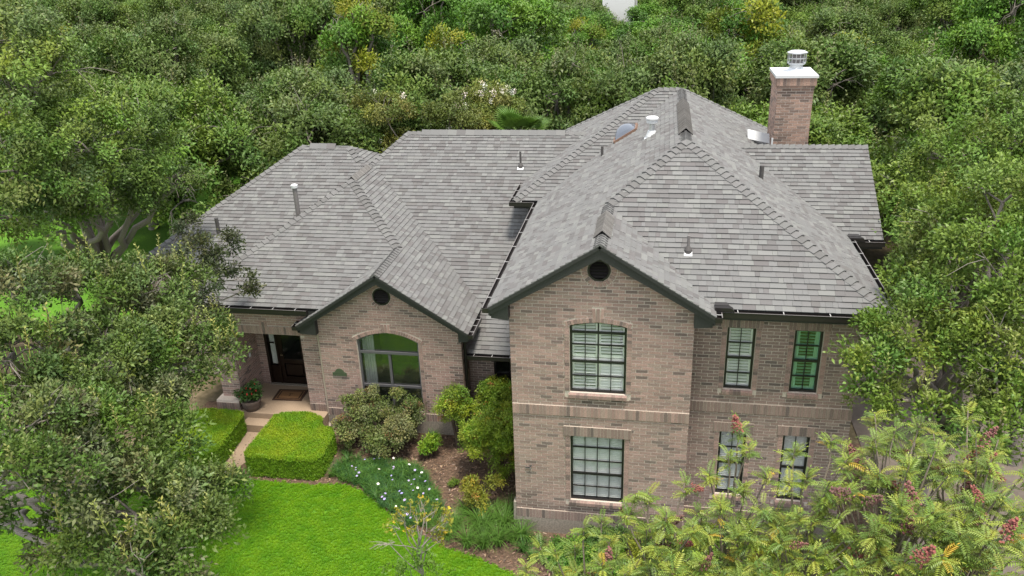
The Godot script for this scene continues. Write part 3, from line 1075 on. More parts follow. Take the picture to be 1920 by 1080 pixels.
func sill(w: Node, x0: float, x1: float, y: float, wall_z: float) -> void:
	var n := int((x1 - x0) / 0.078)
	var s := MB.new()
	s.slab(Vector3(x0, y - 0.01, wall_z - 0.05), Vector3(x1 - x0, 0, 0), Vector3(0, 0.08, 0), Vector3(0, -0.02, 0.115), Color(0.45, 0.38, 0.32))
	for k in n:
		var a := lerpf(x0, x1, float(k) / n)
		s.slab(Vector3(a + 0.005, y, wall_z - 0.05), Vector3((x1 - x0) / n - 0.01, 0, 0), Vector3(0, 0.076, 0), Vector3(0, -0.022, 0.125), brick_tone(0) * 0.82)
	part(w, "sill", s, M.brick)

func entry_door(h: Node) -> void:
	var d := Node3D.new()
	d.name = "entry_door"
	h.add_child(d, true)
	var z := -5.26
	var fr := MB.new()
	fr.box(Vector3(-8.62, 0, z - 0.04), Vector3(-8.55, 2.3, z + 0.06))
	fr.box(Vector3(-7.37, 0, z - 0.04), Vector3(-7.3, 2.3, z + 0.06))
	fr.box(Vector3(-8.55, 2.22, z - 0.04), Vector3(-7.37, 2.3, z + 0.06))
	fr.box(Vector3(-8.29, 0, z - 0.04), Vector3(-8.22, 2.22, z + 0.05))
	part(d, "door_frame", fr, M.wood_dark)
	var leaf := MB.new()
	leaf.box(Vector3(-8.22, 0.02, z - 0.03), Vector3(-8.1, 2.22, z + 0.015))
	leaf.box(Vector3(-7.49, 0.02, z - 0.03), Vector3(-7.37, 2.22, z + 0.015))
	leaf.box(Vector3(-8.1, 0.02, z - 0.03), Vector3(-7.49, 0.26, z + 0.015))
	leaf.box(Vector3(-8.1, 0.72, z - 0.03), Vector3(-7.49, 0.86, z + 0.015))
	leaf.box(Vector3(-8.1, 2.06, z - 0.03), Vector3(-7.49, 2.22, z + 0.015))
	leaf.box(Vector3(-8.06, 0.3, z - 0.025), Vector3(-7.53, 0.68, z + 0.002))
	leaf.box(Vector3(-8.55, 0.02, z - 0.03), Vector3(-8.29, 0.62, z + 0.01))
	part(d, "door_leaf", leaf, M.wood_dark)
	var g := MB.new()
	g.box(Vector3(-8.1, 0.86, z - 0.012), Vector3(-7.49, 2.06, z - 0.006))
	part(d, "door_glass", g, M.glass_clear)
	g = MB.new()
	g.box(Vector3(-8.5, 0.68, z - 0.012), Vector3(-8.34, 2.14, z - 0.006))
	part(d, "sidelight_glass", g, M.glass_clear)
	g = MB.new()
	for k in 5:
		var x := -8.49 + k * 0.035
		g.tube([Vector3(x, 0.66, z - 0.06), Vector3(x, 2.16, z - 0.06)], [0.02, 0.02], 6, Color.WHITE)
	part(d, "sidelight_curtain", g, M.curtain)
	g = MB.new()
	g.box(Vector3(-8.5, 1.38, z - 0.004), Vector3(-8.34, 1.42, z + 0.01))
	part(d, "sidelight_bar", g, M.wood_dark)
	g = MB.new()
	g.tube([Vector3(-8.16, 1.02, z + 0.01), Vector3(-8.16, 1.02, z + 0.07), Vector3(-8.08, 1.02, z + 0.07)], [0.02, 0.012, 0.012], 8, Color(0.5, 0.4, 0.25))
	part(d, "handle", g, M.metal)
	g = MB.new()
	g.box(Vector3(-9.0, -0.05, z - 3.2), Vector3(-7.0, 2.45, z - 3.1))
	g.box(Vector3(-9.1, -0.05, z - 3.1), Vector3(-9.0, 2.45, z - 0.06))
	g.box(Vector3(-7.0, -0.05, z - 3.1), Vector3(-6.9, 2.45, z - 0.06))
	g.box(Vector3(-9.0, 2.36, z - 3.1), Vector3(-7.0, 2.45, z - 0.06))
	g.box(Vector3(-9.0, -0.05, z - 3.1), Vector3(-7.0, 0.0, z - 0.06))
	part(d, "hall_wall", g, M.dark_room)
	g = MB.new()
	g.box(Vector3(-8.62, 0.0, -5.22), Vector3(-7.3, 0.03, -5.12))
	part(d, "threshold", g, M.concrete)

func build_roof(h: Node) -> void:
	var r := Node3D.new()
	r.name = "roof"
	h.add_child(r)
	var e := YE; var m := MS
	var X := Vector3.RIGHT; var Z := Vector3(0, 0, 1)
	var xl := -0.393; var xr := 7.584; var zf := -0.123; var zw := 0.282
	var xm := (xl + xr) * 0.5
	var yr := e + m * (xm - xl)
	var za := zf - (xm - xl)
	var zb := -7.1 - (xm - xl)
	var pk := e + m * (1.9 - xl)
	var zg := zf - (pk - e) / m
	var apex := Vector3(xm, yr, za); var far := Vector3(xm, yr, zb)
	var g0 := Vector3(1.9, pk, zw); var g1 := Vector3(1.9, pk, zg)
	var fc := Vector3(xr, e, zf)
	# two-storey slopes
	slope(r, [Vector3(4.193, e, zf), fc, apex, g1], X, 300)
	slope(r, [Vector3(xl, e, zw), g0, g1, apex, far, Vector3(xl, e, -7.1)], Z)
	slope(r, [g0, Vector3(4.193, e, zw), Vector3(4.193, e, zf), g1], Z)
	var dy := 5.42; var dz := -4.6; var dr := 7.04; var dzr := -7.5
	var dv := Vector3(xr - (dr - e) / m, dr, dzr)
	slope(r, [fc, Vector3(xr, e, dz - 0.08), dv, Vector3(xr, e, -10.3), Vector3(xr, e, zb - (xr - xm)), far, apex], Z)
	slope(r, [Vector3(xr + 0.05, dy, dz), Vector3(8.4, dy, dz), Vector3(8.43, dr, dzr), dv], X)
	slope(r, [dv, Vector3(8.43, dr, dzr), Vector3(8.4, dy, 2 * dzr - dz), Vector3(xr + 0.05, dy, 2 * dzr - dz)], X, 0, true)
	var rlx := -1.12
	var rl := Vector3(rlx, e, -7.1); var rlr := Vector3(rlx + (xm - xl), yr, zb)
	slope(r, [rl, Vector3(xl, e, -7.1), far, rlr], X)
	slope(r, [Vector3(rlx, e, zb - (xm - xl)), rl, rlr], Z)
	slope(r, [rlr, far, Vector3(xr, e, zb - (xm - xl)), Vector3(rlx, e, zb - (xm - xl))], X, 0, true)
	# single-storey slopes
	var lm := 0.66; var fm := 0.61
	var ax := -6.25; var ay := 2.91 + lm * (-1.8 - ax)
	var gp := 2.91 + lm * (-1.8 + 4.215)
	var fy := 3.36; var fz := -3.66
	var al := Vector3(ax, ay, fz - (ay - fy) / fm)
	var gb := Vector3(-4.215, gp, fz - (gp - fy) / fm)
	var gf := Vector3(-4.215, gp, -3.45)
	var lb := Vector3(ax, ay, ax - 3.488)
	slope(r, [Vector3(-1.8, 2.91, -3.45), Vector3(-1.8, 2.91, -5.288), lb, al, gb, gf], Z)
	var vm := (gp - 2.91) / (6.63 - 4.215)
	var vx := -6.63 + (fy - 2.91) / vm
	slope(r, [Vector3(-6.63, 2.91, -3.45), gf, gb, Vector3(vx, fy, fz), Vector3(vx, fy, -3.86), Vector3(-6.63, 2.91, -3.86)], Z)
	var flc := Vector3(-10.2, fy, fz)
	slope(r, [flc, Vector3(vx, fy, fz), gb, al], X)
	slope(r, [flc, al, lb, Vector3(-10.2, fy, lb.z)], Z, 0, true)
	# the broad slope between the gables
	var ty := func(z: float) -> float: return 2.06 + lm * (-4.0 - z)
	var tz := -10.88
	var tr := Vector3(0.69, ty.call(tz), tz); var tl := Vector3(-5.33, ty.call(tz), tz)
	var zr := -4.0 - (e - 2.06) / lm
	slope(r, [Vector3(-2.05, 2.06, -4.0), Vector3(0.0, 2.06, -4.0), Vector3(0.0, ty.call(-7.44), -7.44), Vector3(-0.75, ty.call(-7.44), -7.44), Vector3(-0.75, e, zr), Vector3(rlx, e, zr),
		tr, tl, lb, Vector3(-1.8, 2.91, -5.288), Vector3(-2.05, 2.91, -5.288)], X)
	slope(r, [tr, tl, Vector3(-9.0, 3.6, -15.4), Vector3(0.69, 3.6, -15.4)], X, 0, true)
	slope(r, [tl, lb, Vector3(-6.4, 3.6, -12.5), Vector3(-9.0, 3.6, -15.4)], Z, 0, true)
	# far wing
	var bl := Vector3(-8.8, 6.3, -10.1); var br := Vector3(-7.14, 6.3, -10.1)
	var bf := Vector3(-13.1, 6.3 - 0.66 * 4.3, -5.8)
	slope(r, [bf, Vector3(-10.05, bf.y, -5.8), Vector3(-6.1, 6.3 - 0.66 * 1.2, -8.9), Vector3(-6.3, 6.3 - 0.66 * 0.7, -9.4), Vector3(-6.6, 6.3 - 0.66 * 0.54, -9.56), br, bl], X)
	slope(r, [bf, bl, Vector3(-13.1, bf.y, -14.4)], Z, 0, true)
	slope(r, [br, Vector3(-6.6, 6.3 - 0.66 * 0.54, -9.56), Vector3(-6.3, 6.3 - 0.66 * 0.7, -9.4), Vector3(-6.25, 6.3 - 0.66 * 0.89, -9.75), Vector3(-6.25, 6.3 - 0.66 * 0.89, -11.2)], Z)
	slope(r, [bl, br, Vector3(-6.3, 3.4, -14.4), Vector3(-13.1, bf.y, -14.4)], X, 0, true)
	# hips and ridges
	caps(r, fc, apex, n_front(m), n_right(m))
	caps(r, g1, apex, n_front(m), n_left(m))
	caps(r, g0, Vector3(1.9, pk, -0.35), n_left(m), n_right(m), 0.12)
	ridge_vent(r, Vector3(1.9, pk, -0.35), Vector3(1.9, pk, -1.7), n_left(m), n_right(m))
	caps(r, Vector3(1.9, pk, -1.7), g1, n_left(m), n_right(m), 0.12)
	caps(r, apex, Vector3(xm, yr, za - 0.9), n_left(m), n_right(m), 0.13)
	ridge_vent(r, Vector3(xm, yr, za - 0.9), Vector3(xm, yr, za - 4.9), n_left(m), n_right(m))
	caps(r, Vector3(xm, yr, za - 4.9), far, n_left(m), n_right(m), 0.2)
	caps(r, rl, rlr, n_front(m), n_left(m))
	caps(r, rlr, far, n_front(m), n_back(m))
	caps(r, Vector3(xr, e, zb - (xr - xm)), far, n_right(m), n_back(m), 0.3)
	caps(r, Vector3(rlx, e, zb - (xm - xl)), rlr, n_left(m), n_back(m), 0.3)
	caps(r, Vector3(8.43, dr, dzr), dv, n_front(0.56), n_back(0.56))
	caps(r, flc, al, n_front(fm), n_left(lm), 0.19)
	caps(r, gb, al, n_front(fm), n_right(lm), 0.17)
	caps(r, gf, gb, n_left(vm), n_right(lm), 0.14)
	ridge_vent(r, al, Vector3(ax, ay, al.z - 1.5), n_left(lm), n_right(lm), true, 0.16)
	caps(r, Vector3(ax, ay, al.z - 1.5), lb, n_left(lm), n_right(lm), 0.17)
	caps(r, lb, tl, n_front(lm), n_left(lm), 0.17)
	caps(r, tl, tl + X * 0.5, n_front(lm), n_back(lm))
	ridge_vent(r, tl + X * 0.5, tr - X * 0.6, n_front(lm), n_back(lm), false, 0.17)
	caps(r, tr - X * 0.6, tr, n_front(lm), n_back(lm))
	caps(r, bf, bl, n_front(lm), n_left(lm), 0.19)
	caps(r, Vector3(-6.6, 6.3 - 0.66 * 0.54, -9.56), br, n_front(lm), n_right(lm), 0.17)
	caps(r, bl, bl + X * 0.3, n_front(lm), n_back(lm))
	ridge_vent(r, bl + X * 0.3, br - X * 0.35, n_front(lm), n_back(lm), false, 0.17)
	# gable trim, fascias and gutters
	rake(h, xl, 4.193, 1.9, e, pk, zw, 0.0, 0.21, 0.02, 3.78)
	rake(h, -6.63, -1.8, -4.215, 2.91, gp, -3.45, -3.7, 0.19, -6.09, -2.09)
	fascia(h, Vector3(4.25, e, zf), fc, Vector3(0, 0, 1), 0.4)
	fascia(h, fc, Vector3(xr, e, -15.0), X, 0.36)
	fascia(h, Vector3(xl, e, zw - 0.1), Vector3(xl, e, -7.1), -X, 0.36)
	fascia(h, Vector3(4.193, e, zw - 0.1), Vector3(4.193, e, zf - 0.4), X, 0.36)
	fascia(h, rl, Vector3(xl, e, -7.1), Vector3(0, 0, 1), 0.32)
	fascia(h, rl, Vector3(rlx, e, -15), -X, 0.3)
	fascia(h, Vector3(xr, dy, dz), Vector3(8.4, dy, dz), Vector3(0, 0, 1), 0.3)
	fascia(h, flc, Vector3(-6.1, fy, fz), Vector3(0, 0, 1), 0.17)
	fascia(h, Vector3(-2.05, 2.06, -4.0), Vector3(0, 2.06, -4.0), Vector3(0, 0, 1), 0.42, 0.1)
	fascia(h, Vector3(-1.8, 2.91, -3.52), Vector3(-1.8, 2.91, -5.28), X, 0.24)
	fascia(h, Vector3(-6.63, 2.91, -3.52), Vector3(-6.63, 2.91, -3.86), -X, 0.4)
	fascia(h, bf, Vector3(-9.9, bf.y, -5.8), Vector3(0, 0, 1), 0.38)
	var drop := Vector3.UP * -0.02
	gutter(h, Vector3(4.2, e, zf) + drop, Vector3(xr + 0.12, e, zf) + drop, Vector3(0, 0, 1))
	gutter(h, Vector3(xr, e, zf - 0.01) + drop, Vector3(xr, e, dz - 0.1) + drop, X)
	gutter(h, Vector3(xl, e, zw - 0.02) + drop, Vector3(xl, e, -6.96) + drop, -X, 1.0)
	gutter(h, Vector3(4.193, e, zw - 0.02) + drop, Vector3(4.193, e, zf + 0.13) + drop, X, 0.2)
	gutter(h, Vector3(rlx - 0.12, e, -7.1) + drop, Vector3(xl - 0.13, e, -7.1) + drop, Vector3(0, 0, 1), 0.4)
	gutter(h, Vector3(rlx, e, -7.11) + drop, Vector3(rlx, e, -9.1) + drop, -X, 0.5)
	gutter(h, Vector3(xr + 0.13, dy, dz) + drop, Vector3(8.42, dy, dz) + drop, Vector3(0, 0, 1), 0.4)
	gutter(h, Vector3(-10.2, fy, fz) + drop, Vector3(-6.3, fy, fz) + drop, Vector3(0, 0, 1), 0.62)
	gutter(h, Vector3(-2.03, 2.06, -4.0) + drop, Vector3(-0.02, 2.06, -4.0) + drop, Vector3(0, 0, 1), 0.5)
	gutter(h, Vector3(-1.8, 2.91, -3.46) + drop, Vector3(-1.8, 2.91, -4.6) + drop, X, 0.3)
	gutter(h, Vector3(-6.63, 2.91, -3.46) + drop, Vector3(-6.63, 2.91, -3.84) + drop, -X, 0.25)
	gutter(h, Vector3(-13.1, bf.y, -5.8) + drop, Vector3(-10.3, bf.y, -5.8) + drop, Vector3(0, 0, 1), 0.7)
	# leaf hoods where valleys pour into the gutters
	for q in [Vector3(4.35, e + 0.02, zf), Vector3(7.75, dy + 0.02, dz)]:
		var hood := MB.new()
		hood.prism(PackedVector2Array([Vector2(-0.02, -0.01), Vector2(0.36, -0.01), Vector2(0.33, 0.04), Vector2(0.27, 0.07), Vector2(-0.02, 0.07)]), q + Vector3(-0.15, 0, 0.02), X, Vector3.UP, 0.0, 0.12, Color.WHITE, true)
		hood.prism(PackedVector2Array([Vector2(-0.02, 0.0), Vector2(0.27, 0.0), Vector2(0.22, 0.1), Vector2(-0.02, 0.1)]), q + Vector3(-0.15, 0.065, 0.02), X, Vector3(0, 0.3, -0.95).normalized(), 0.0, 0.012, Color.WHITE, true)
		part(h, "gutter_guard", hood, M.trim_black)
	# downspouts
	var mb := MB.new()
	mb.tube([Vector3(-6.5, 2.74, -3.72), Vector3(-6.34, 2.66, -3.75), Vector3(-6.19, 2.58, -3.79), Vector3(-6.165, 2.45, -3.79), Vector3(-6.165, -0.2, -3.79), Vector3(-6.13, -0.36, -3.62)], [0.04, 0.04, 0.04, 0.04, 0.04, 0.04], 8, Color.WHITE)
	part(h, "downspout", mb, M.tan_paint)
	mb = MB.new()
	mb.tube([Vector3(-1.76, 2.74, -3.8), Vector3(-1.9, 2.6, -3.85), Vector3(-2.01, 2.5, -3.88), Vector3(-2.02, -0.35, -3.88)], [0.042, 0.042, 0.042, 0.042], 8, Color.WHITE)
	part(h, "downspout", mb, M.trim_black)
	# pipes and other things through the roof
	var on_left := func(x: float, z: float) -> Vector3: return Vector3(x, e + m * (x - xl), z)
	var on_right := func(x: float, z: float) -> Vector3: return Vector3(x, e + m * (xr - x), z)
	var on_front := func(x: float, z: float) -> Vector3: return Vector3(x, e + m * (zf - z), z)
	var on_t := func(x: float, z: float) -> Vector3: return Vector3(x, ty.call(z), z)
	var sf := Vector3(0, m, -1).normalized()
	var p: Vector3 = on_front.call(3.65, -1.33)
	var v := vent_pipe(h, p, 0.36, 0.032, "vent_pipe", true, M.pipe_grey)
	flashing(v, p - sf * 0.07, X, sf, 0.17, 0.13)
	p = on_t.call(-1.32, -9.64)
	v = vent_pipe(h, p, 0.5, 0.032, "vent_pipe", true, M.pipe)
	flashing(v, p - sf * 0.08, X, sf, 0.2, 0.12)
	v = vent_pipe(h, on_left.call(1.35, -8.1), 0.28, 0.04, "vent_pipe", false, M.pipe)
	v = vent_pipe(h, on_left.call(1.95, -10.2), 0.22, 0.04, "vent_pipe", false, M.pipe)
	v = vent_pipe(h, on_right.call(5.47, -5.06), 0.33, 0.055, "vent_pipe", false, M.pipe)
	v = vent_pipe(h, Vector3(-10.55, 4.25, -7.0), 0.5, 0.06, "vent_pipe", false, M.pipe)
	# tall flue on the porch side
	p = Vector3(-7.72, 4.9, -6.85)
	v = vent_pipe(h, p, 0.95, 0.07, "flue_pipe", false, M.pipe_grey)
	mb = MB.new()
	mb.lathe([Vector2(0.07, -0.03), Vector2(0.1, -0.03), Vector2(0.105, 0.05), Vector2(0.06, 0.08), Vector2(0, 0.085)], p + Vector3.UP * 0.95, 14, Color.WHITE)
	part(v, "flue_cap", mb, M.white_metal)
	# gas flue with a round cap
	p = on_left.call(2.76, -6.9)
	v = vent_pipe(h, p, 0.36, 0.075, "gas_flue", false, M.metal)
	mb = MB.new()
	mb.lathe([Vector2(0.16, -0.02), Vector2(0.11, 0.12), Vector2(0.078, 0.14)], p, 16, Color.WHITE)
	part(v, "flue_collar", mb, M.white_metal)
	mb = MB.new()
	mb.lathe([Vector2(0.08, 0.3), Vector2(0.15, 0.34), Vector2(0.15, 0.42)], p, 18, Color.WHITE)
	mb.lathe([Vector2(0.17, 0.43), Vector2(0.17, 0.47), Vector2(0.13, 0.5), Vector2(0, 0.51)], p, 18, Color.WHITE)
	part(v, "flue_cap", mb, M.white_metal)
	flashing(v, p + Vector3(-0.06, -0.03, 0), Vector3(0, 0, 1), Vector3(1, m, 0).normalized(), 0.26, 0.3)
	# domed skylight on the side slope
	var sk := Node3D.new()
	sk.name = "skylight"
	h.add_child(sk, true)
	var su := Vector3(0, 0, 1); var ss := Vector3(1, m, 0).normalized(); var sn := su.cross(ss)
	var sc: Vector3 = on_left.call(2.0, -9.1)
	mb = MB.new()
	for side in 4:
		var a: Vector3 = [su, ss, -su, -ss][side]
		var b: Vector3 = [ss, -su, -ss, su][side]
		mb.slab(sc + a * 0.34 - b * 0.39 - sn * 0.02, a * 0.05, b * 0.73, sn * 0.1, Color.WHITE)
	part(sk, "curb", mb, M.copper)
	mb = MB.new()
	var nseg := 12
	for i in nseg:
		for j in nseg:
			var quad := []
			for q in [Vector2(i, j), Vector2(i + 1, j), Vector2(i + 1, j + 1), Vector2(i, j + 1)]:
				var a: float = q.x / nseg * 2.0 - 1.0; var b: float = q.y / nseg * 2.0 - 1.0
				var hh := 0.24 * (1.0 - a * a) ** 0.7 * (1.0 - b * b) ** 0.7
				quad.append(sc + su * a * 0.34 + ss * b * 0.34 + sn * (0.07 + hh))
			mb.quad(quad[0], quad[1], quad[2], quad[3], Color.WHITE)
	part(sk, "dome", mb, M.dome)

func build_chimney(h: Node) -> void:
	var c := Node3D.new()
	c.name = "chimney"
	h.add_child(c)
	var x0 := 6.2; var x1 := 7.16; var z0 := -10.4; var z1 := -9.0; var y0 := 5.0; var y1 := 8.62
	var mb := MB.new()
	mb.box(Vector3(x0, y0, z0), Vector3(x1, y1, z1))
	var core := part(c, "stack", mb, M.mortar)
	lay_bricks(core, rect(x0, y0, x1, 8.3), [], Vector3(0, 0, z1), Vector3.RIGHT, 0, 2, 0.0, [[Rect2(6.3, 5.0, 0.3, 3.3), 0.55], [Rect2(6.2, 8.0, 1.0, 0.4), 0.4], [Rect2(6.85, 7.0, 0.14, 1.2), 0.4]])
	lay_bricks(core, rect(z0, y0, z1, 8.3), [], Vector3(x0, 0, 0), Vector3(0, 0, 1), 0, 2)
	lay_bricks(core, rect(-z1, y0, -z0, 8.3), [], Vector3(x1, 0, 0), Vector3(0, 0, -1), 0, 2)
	soldiers(core, "corbel_course", x0 - 0.03, x1 + 0.03, 8.31, 0.07, Vector3(0, 0, z1), Vector3.RIGHT, 0.03, 0.11, 2)
	soldiers(core, "corbel_course", z0 - 0.03, z1 + 0.03, 8.31, 0.07, Vector3(x0, 0, 0), Vector3(0, 0, 1), 0.03, 0.11, 2)
	soldiers(core, "soldier_course", x0 - 0.06, x1 + 0.06, 8.38, 0.25, Vector3(0, 0, z1), Vector3.RIGHT, 0.06, 0.09, 2)
	soldiers(core, "soldier_course", z0 - 0.06, z1 + 0.06, 8.38, 0.25, Vector3(x0, 0, 0), Vector3(0, 0, 1), 0.06, 0.09, 2)
	mb = MB.new()
	mb.box(Vector3(x0 - 0.09, 8.63, z0 - 0.05), Vector3(x1 + 0.09, 8.67, z1 + 0.09))
	mb.box(Vector3(x0 - 0.095, 8.6, z1 + 0.085), Vector3(x1 + 0.095, 8.672, z1 + 0.095))
	mb.box(Vector3(x0 - 0.095, 8.6, z0 - 0.05), Vector3(x0 - 0.085, 8.672, z1 + 0.085))
	part(c, "chase_cover", mb, M.white_metal)
	var cc := Vector3((x0 + x1) * 0.5 + 0.06, 8.67, (z0 + z1) * 0.5)
	mb = MB.new()
	mb.lathe([Vector2(0.27, 0.0), Vector2(0.2, 0.1), Vector2(0.18, 0.12), Vector2(0.18, 0.2)], cc, 24, Color(0.9, 0.92, 0.95))
	mb.lathe([Vector2(0.22, 0.2), Vector2(0.25, 0.22), Vector2(0.25, 0.25), Vector2(0.22, 0.25)], cc, 24, Color(0.9, 0.92, 0.95))
	mb.lathe([Vector2(0.252, 0.36), Vector2(0.252, 0.39)], cc, 24, Color(0.9, 0.92, 0.95))
	mb.lathe([Vector2(0.22, 0.5), Vector2(0.27, 0.5), Vector2(0.28, 0.53), Vector2(0.2, 0.57), Vector2(0, 0.58)], cc, 24, Color(0.95, 0.96, 0.98))
	for k in 14:
		var a := TAU * k / 14
		var d := Vector3(cos(a), 0, sin(a)) * 0.25
		mb.tube([cc + d + Vector3.UP * 0.24, cc + d + Vector3.UP * 0.51], [0.009, 0.009], 5, Color(0.9, 0.9, 0.92))
	part(c, "cowl", mb, M.metal)
	mb = MB.new()
	mb.lathe([Vector2(0.16, 0.2), Vector2(0.16, 0.5)], cc, 16, Color.WHITE)
	part(c, "flue_liner", mb, M.pipe_grey)
	# metal cricket flashing against the roof
	mb = MB.new()
	mb.slab(Vector3(5.55, 6.72, -9.6), Vector3(0.66, -0.15, 0), Vector3(0, 0.22, -0.3), Vector3(0.02, 0.02, 0.02), Color.WHITE)
	mb.slab(Vector3(6.15, 5.9, -9.0), Vector3(0.05, 0, 0), Vector3(0, 1.0, 0), Vector3(0, 0, 0.03), Color.WHITE)
	part(c, "flashing", mb, M.white_metal)

# ---------------------------------------------------------------- plants
func rdir() -> Vector3:
	var y := rng.randf_range(-1.0, 1.0)
	var a := rng.randf() * TAU
	var r := sqrt(1.0 - y * y)
	return Vector3(r * cos(a), y, r * sin(a))

# a spray of leaves: n leaves through a flattened ball
func spray(n: int, r: float, l: float, w: float, flat := 0.7, twigs := 3) -> ArrayMesh:
	var mb := MB.new()
	for k in twigs:
		var d := (rdir() + Vector3.UP * 0.8).normalized() * r * 0.9
		mb.tube([-Vector3.UP * r * 0.4, d * 0.5, d], [r * 0.022, r * 0.018, r * 0.008], 3, Color(1.6, 1.35, 1.5), false)
	for k in n:
		var p := rdir() * r * pow(rng.randf(), 0.45)
		p.y *= flat
		var d := (rdir() + p.normalized() * 0.6 + Vector3.UP * 0.25).normalized()
		var up := (rdir() * 0.8 + Vector3.UP).normalized()
		up = (up - d * up.dot(d)).normalized()
		var g := rng.randf_range(0.7, 1.25)
		var c := Color(g, g * rng.randf_range(0.95, 1.05), g * rng.randf_range(0.8, 1.15))
		mb.leaf(p, d, up, l * rng.randf_range(0.55, 1.35), w * rng.randf_range(0.7, 1.25), c, 0.2)
	return mb.mesh()

# an upright shoot with leaves along it
func shoot(n: int, h: float, l: float, w: float) -> ArrayMesh:
	var mb := MB.new()
	mb.tube([Vector3.ZERO, Vector3(0.02, h * 0.5, 0.01), Vector3(0.0, h, 0.0)], [0.008, 0.006, 0.003], 4, Color(1.1, 1.0, 0.9), false)
	for k in n:
		var t := float(k) / n
		var a := k * 2.4
		var d := Vector3(cos(a), 0.7, sin(a)).normalized()
		var up := Vector3(-cos(a) * 0.6, 1.0, -sin(a) * 0.6)
		up = (up - d * up.dot(d)).normalized()
		var g := rng.randf_range(0.8, 1.15)
		mb.leaf(Vector3(0, h * (0.12 + t * 0.88), 0), d, up, l * (1.0 - t * 0.35), w, Color(g, g, g))
	return mb.mesh()

func pinnate(pairs: int, l: float, ll: float, lw: float) -> ArrayMesh:
	var mb := MB.new()
	var pts := []; var rad := []
	for k in pairs + 2:
		var t := float(k) / (pairs + 1)
		pts.append(Vector3(0, 0.16 * l * sin(t * 2.0) - 0.3 * l * t * t, l * t))
		rad.append(0.004 * (1.0 - t * 0.7))
	mb.tube(pts, rad, 3, Color(0.9, 0.7, 0.4), false)
	for k in range(1, pairs + 1):
		for s in [-1.0, 1.0]:
			var d := Vector3(s, -0.28 + rng.randf() * 0.2, 0.55).normalized()
			var up := Vector3(-s * 0.2, 1.0, 0.0)
			up = (up - d * up.dot(d)).normalized()
			var g := rng.randf_range(0.85, 1.15)
			mb.leaf(pts[k], d, up, ll * (0.8 + 0.3 * sin(PI * k / (pairs + 1.0))) * rng.randf_range(0.9, 1.1), lw, Color(g, g, g * 0.9), 0.25)
	mb.leaf(pts[pairs + 1], Vector3(0, -0.5, 0.85).normalized(), Vector3(0, 0.85, 0.5), ll, lw, Color(1, 1, 1), 0.2)
	return mb.mesh()

func scatter(parent: Node, called: String, mesh: Mesh, m: Material, places: Array, tints: Array) -> MultiMeshInstance3D:
	var mm := MultiMesh.new()
	mm.transform_format = MultiMesh.TRANSFORM_3D
	mm.use_colors = true
	mm.mesh = mesh
	mm.instance_count = places.size()
	for k in places.size():
		mm.set_instance_transform(k, places[k])
		mm.set_instance_color(k, tints[k])
	var o := MultiMeshInstance3D.new()
	o.name = called
	o.multimesh = mm
	o.material_override = m
	o.set_meta("kind", "stuff")
	parent.add_child(o, true)
	return o

func tinted(c: Color, amount := 0.2) -> Color:
	var g := rng.randf_range(1.0 - amount, 1.0 + amount)
	var q := Color(c.r * g * rng.randf_range(0.9, 1.1), c.g * g, c.b * g * rng.randf_range(0.85, 1.15))
	q.a = 1.0
	return q

func upright(n: Vector3, size: float) -> Basis:
	var y := n.normalized()
	var x := y.cross(rdir()).normalized()
	var z := x.cross(y)
	return Basis(x, y, z).scaled(Vector3.ONE * size)

# sprays gathered in puffs over the skins of the lobes ([centre, radii]), so that the crown is clumped and open
func crown(tree: Node, lobes: Array, mesh: Mesh, per_m2: float, tints: Array, size := 1.0, puff := 0.45, called := "crown", cover := 0.95) -> MultiMeshInstance3D:
	var places := []; var cols := []
	for i in lobes.size():
		var c: Vector3 = lobes[i][0]; var r: Vector3 = lobes[i][1]
		var mean := (r.x + r.y + r.z) / 3.0
		var lobe_col: Color = tints[rng.randi() % tints.size()]
		var pr := minf(puff, mean * 0.7)
		var n := maxi(3, int(4.0 * mean * mean / (pr * pr) * cover))
		for k in n:
			var d := rdir()
			if d.y < -0.3 and rng.randf() < 0.6:
				d.y = -d.y
			var pc := c + d * r * rng.randf_range(0.62, 1.0)
			var inside := false
			for j in lobes.size():
				if j != i and ((pc - lobes[j][0]) / lobes[j][1]).length() < 0.6:
					inside = true
					break
			if inside:
				continue
			var pcol: Color = lobe_col if rng.randf() < 0.6 else tints[rng.randi() % tints.size()]
			pcol = tinted(pcol, 0.16)
			var rr := pr * rng.randf_range(0.7, 1.25)
			var cnt := maxi(2, int(PI * rr * rr * per_m2))
			for s in cnt:
				var q := rdir() * pow(rng.randf(), 0.4) * rr
				q.y *= 0.6
				if q.y < -0.25 * rr:
					q.y *= 0.4
				places.append(Transform3D(upright(d + Vector3.UP * 0.9 + q.normalized() * 0.6 + rdir() * 0.4, size * rng.randf_range(0.7, 1.25)), pc + q))
				cols.append(tinted(pcol, 0.15))
	return scatter(tree, called, mesh, M.leaf, places, cols)

func limb(mb: MB, a: Vector3, b: Vector3, r0: float, r1: float, wob: float, col: Color, sides := 7) -> Array:
	var pts := []; var rad := []
	var n := maxi(3, int(a.distance_to(b) / 0.5) + 2)
	var off := Vector3.ZERO
	for k in n:
		var t := float(k) / (n - 1)
		pts.append(a.lerp(b, t) + off * sin(t * PI) + Vector3.UP * sin(t * PI) * a.distance_to(b) * 0.06)
		off = off * 0.6 + rdir() * wob
		rad.append(lerpf(r0, r1, t))
	mb.tube(pts, rad, sides, col, false)
	return pts

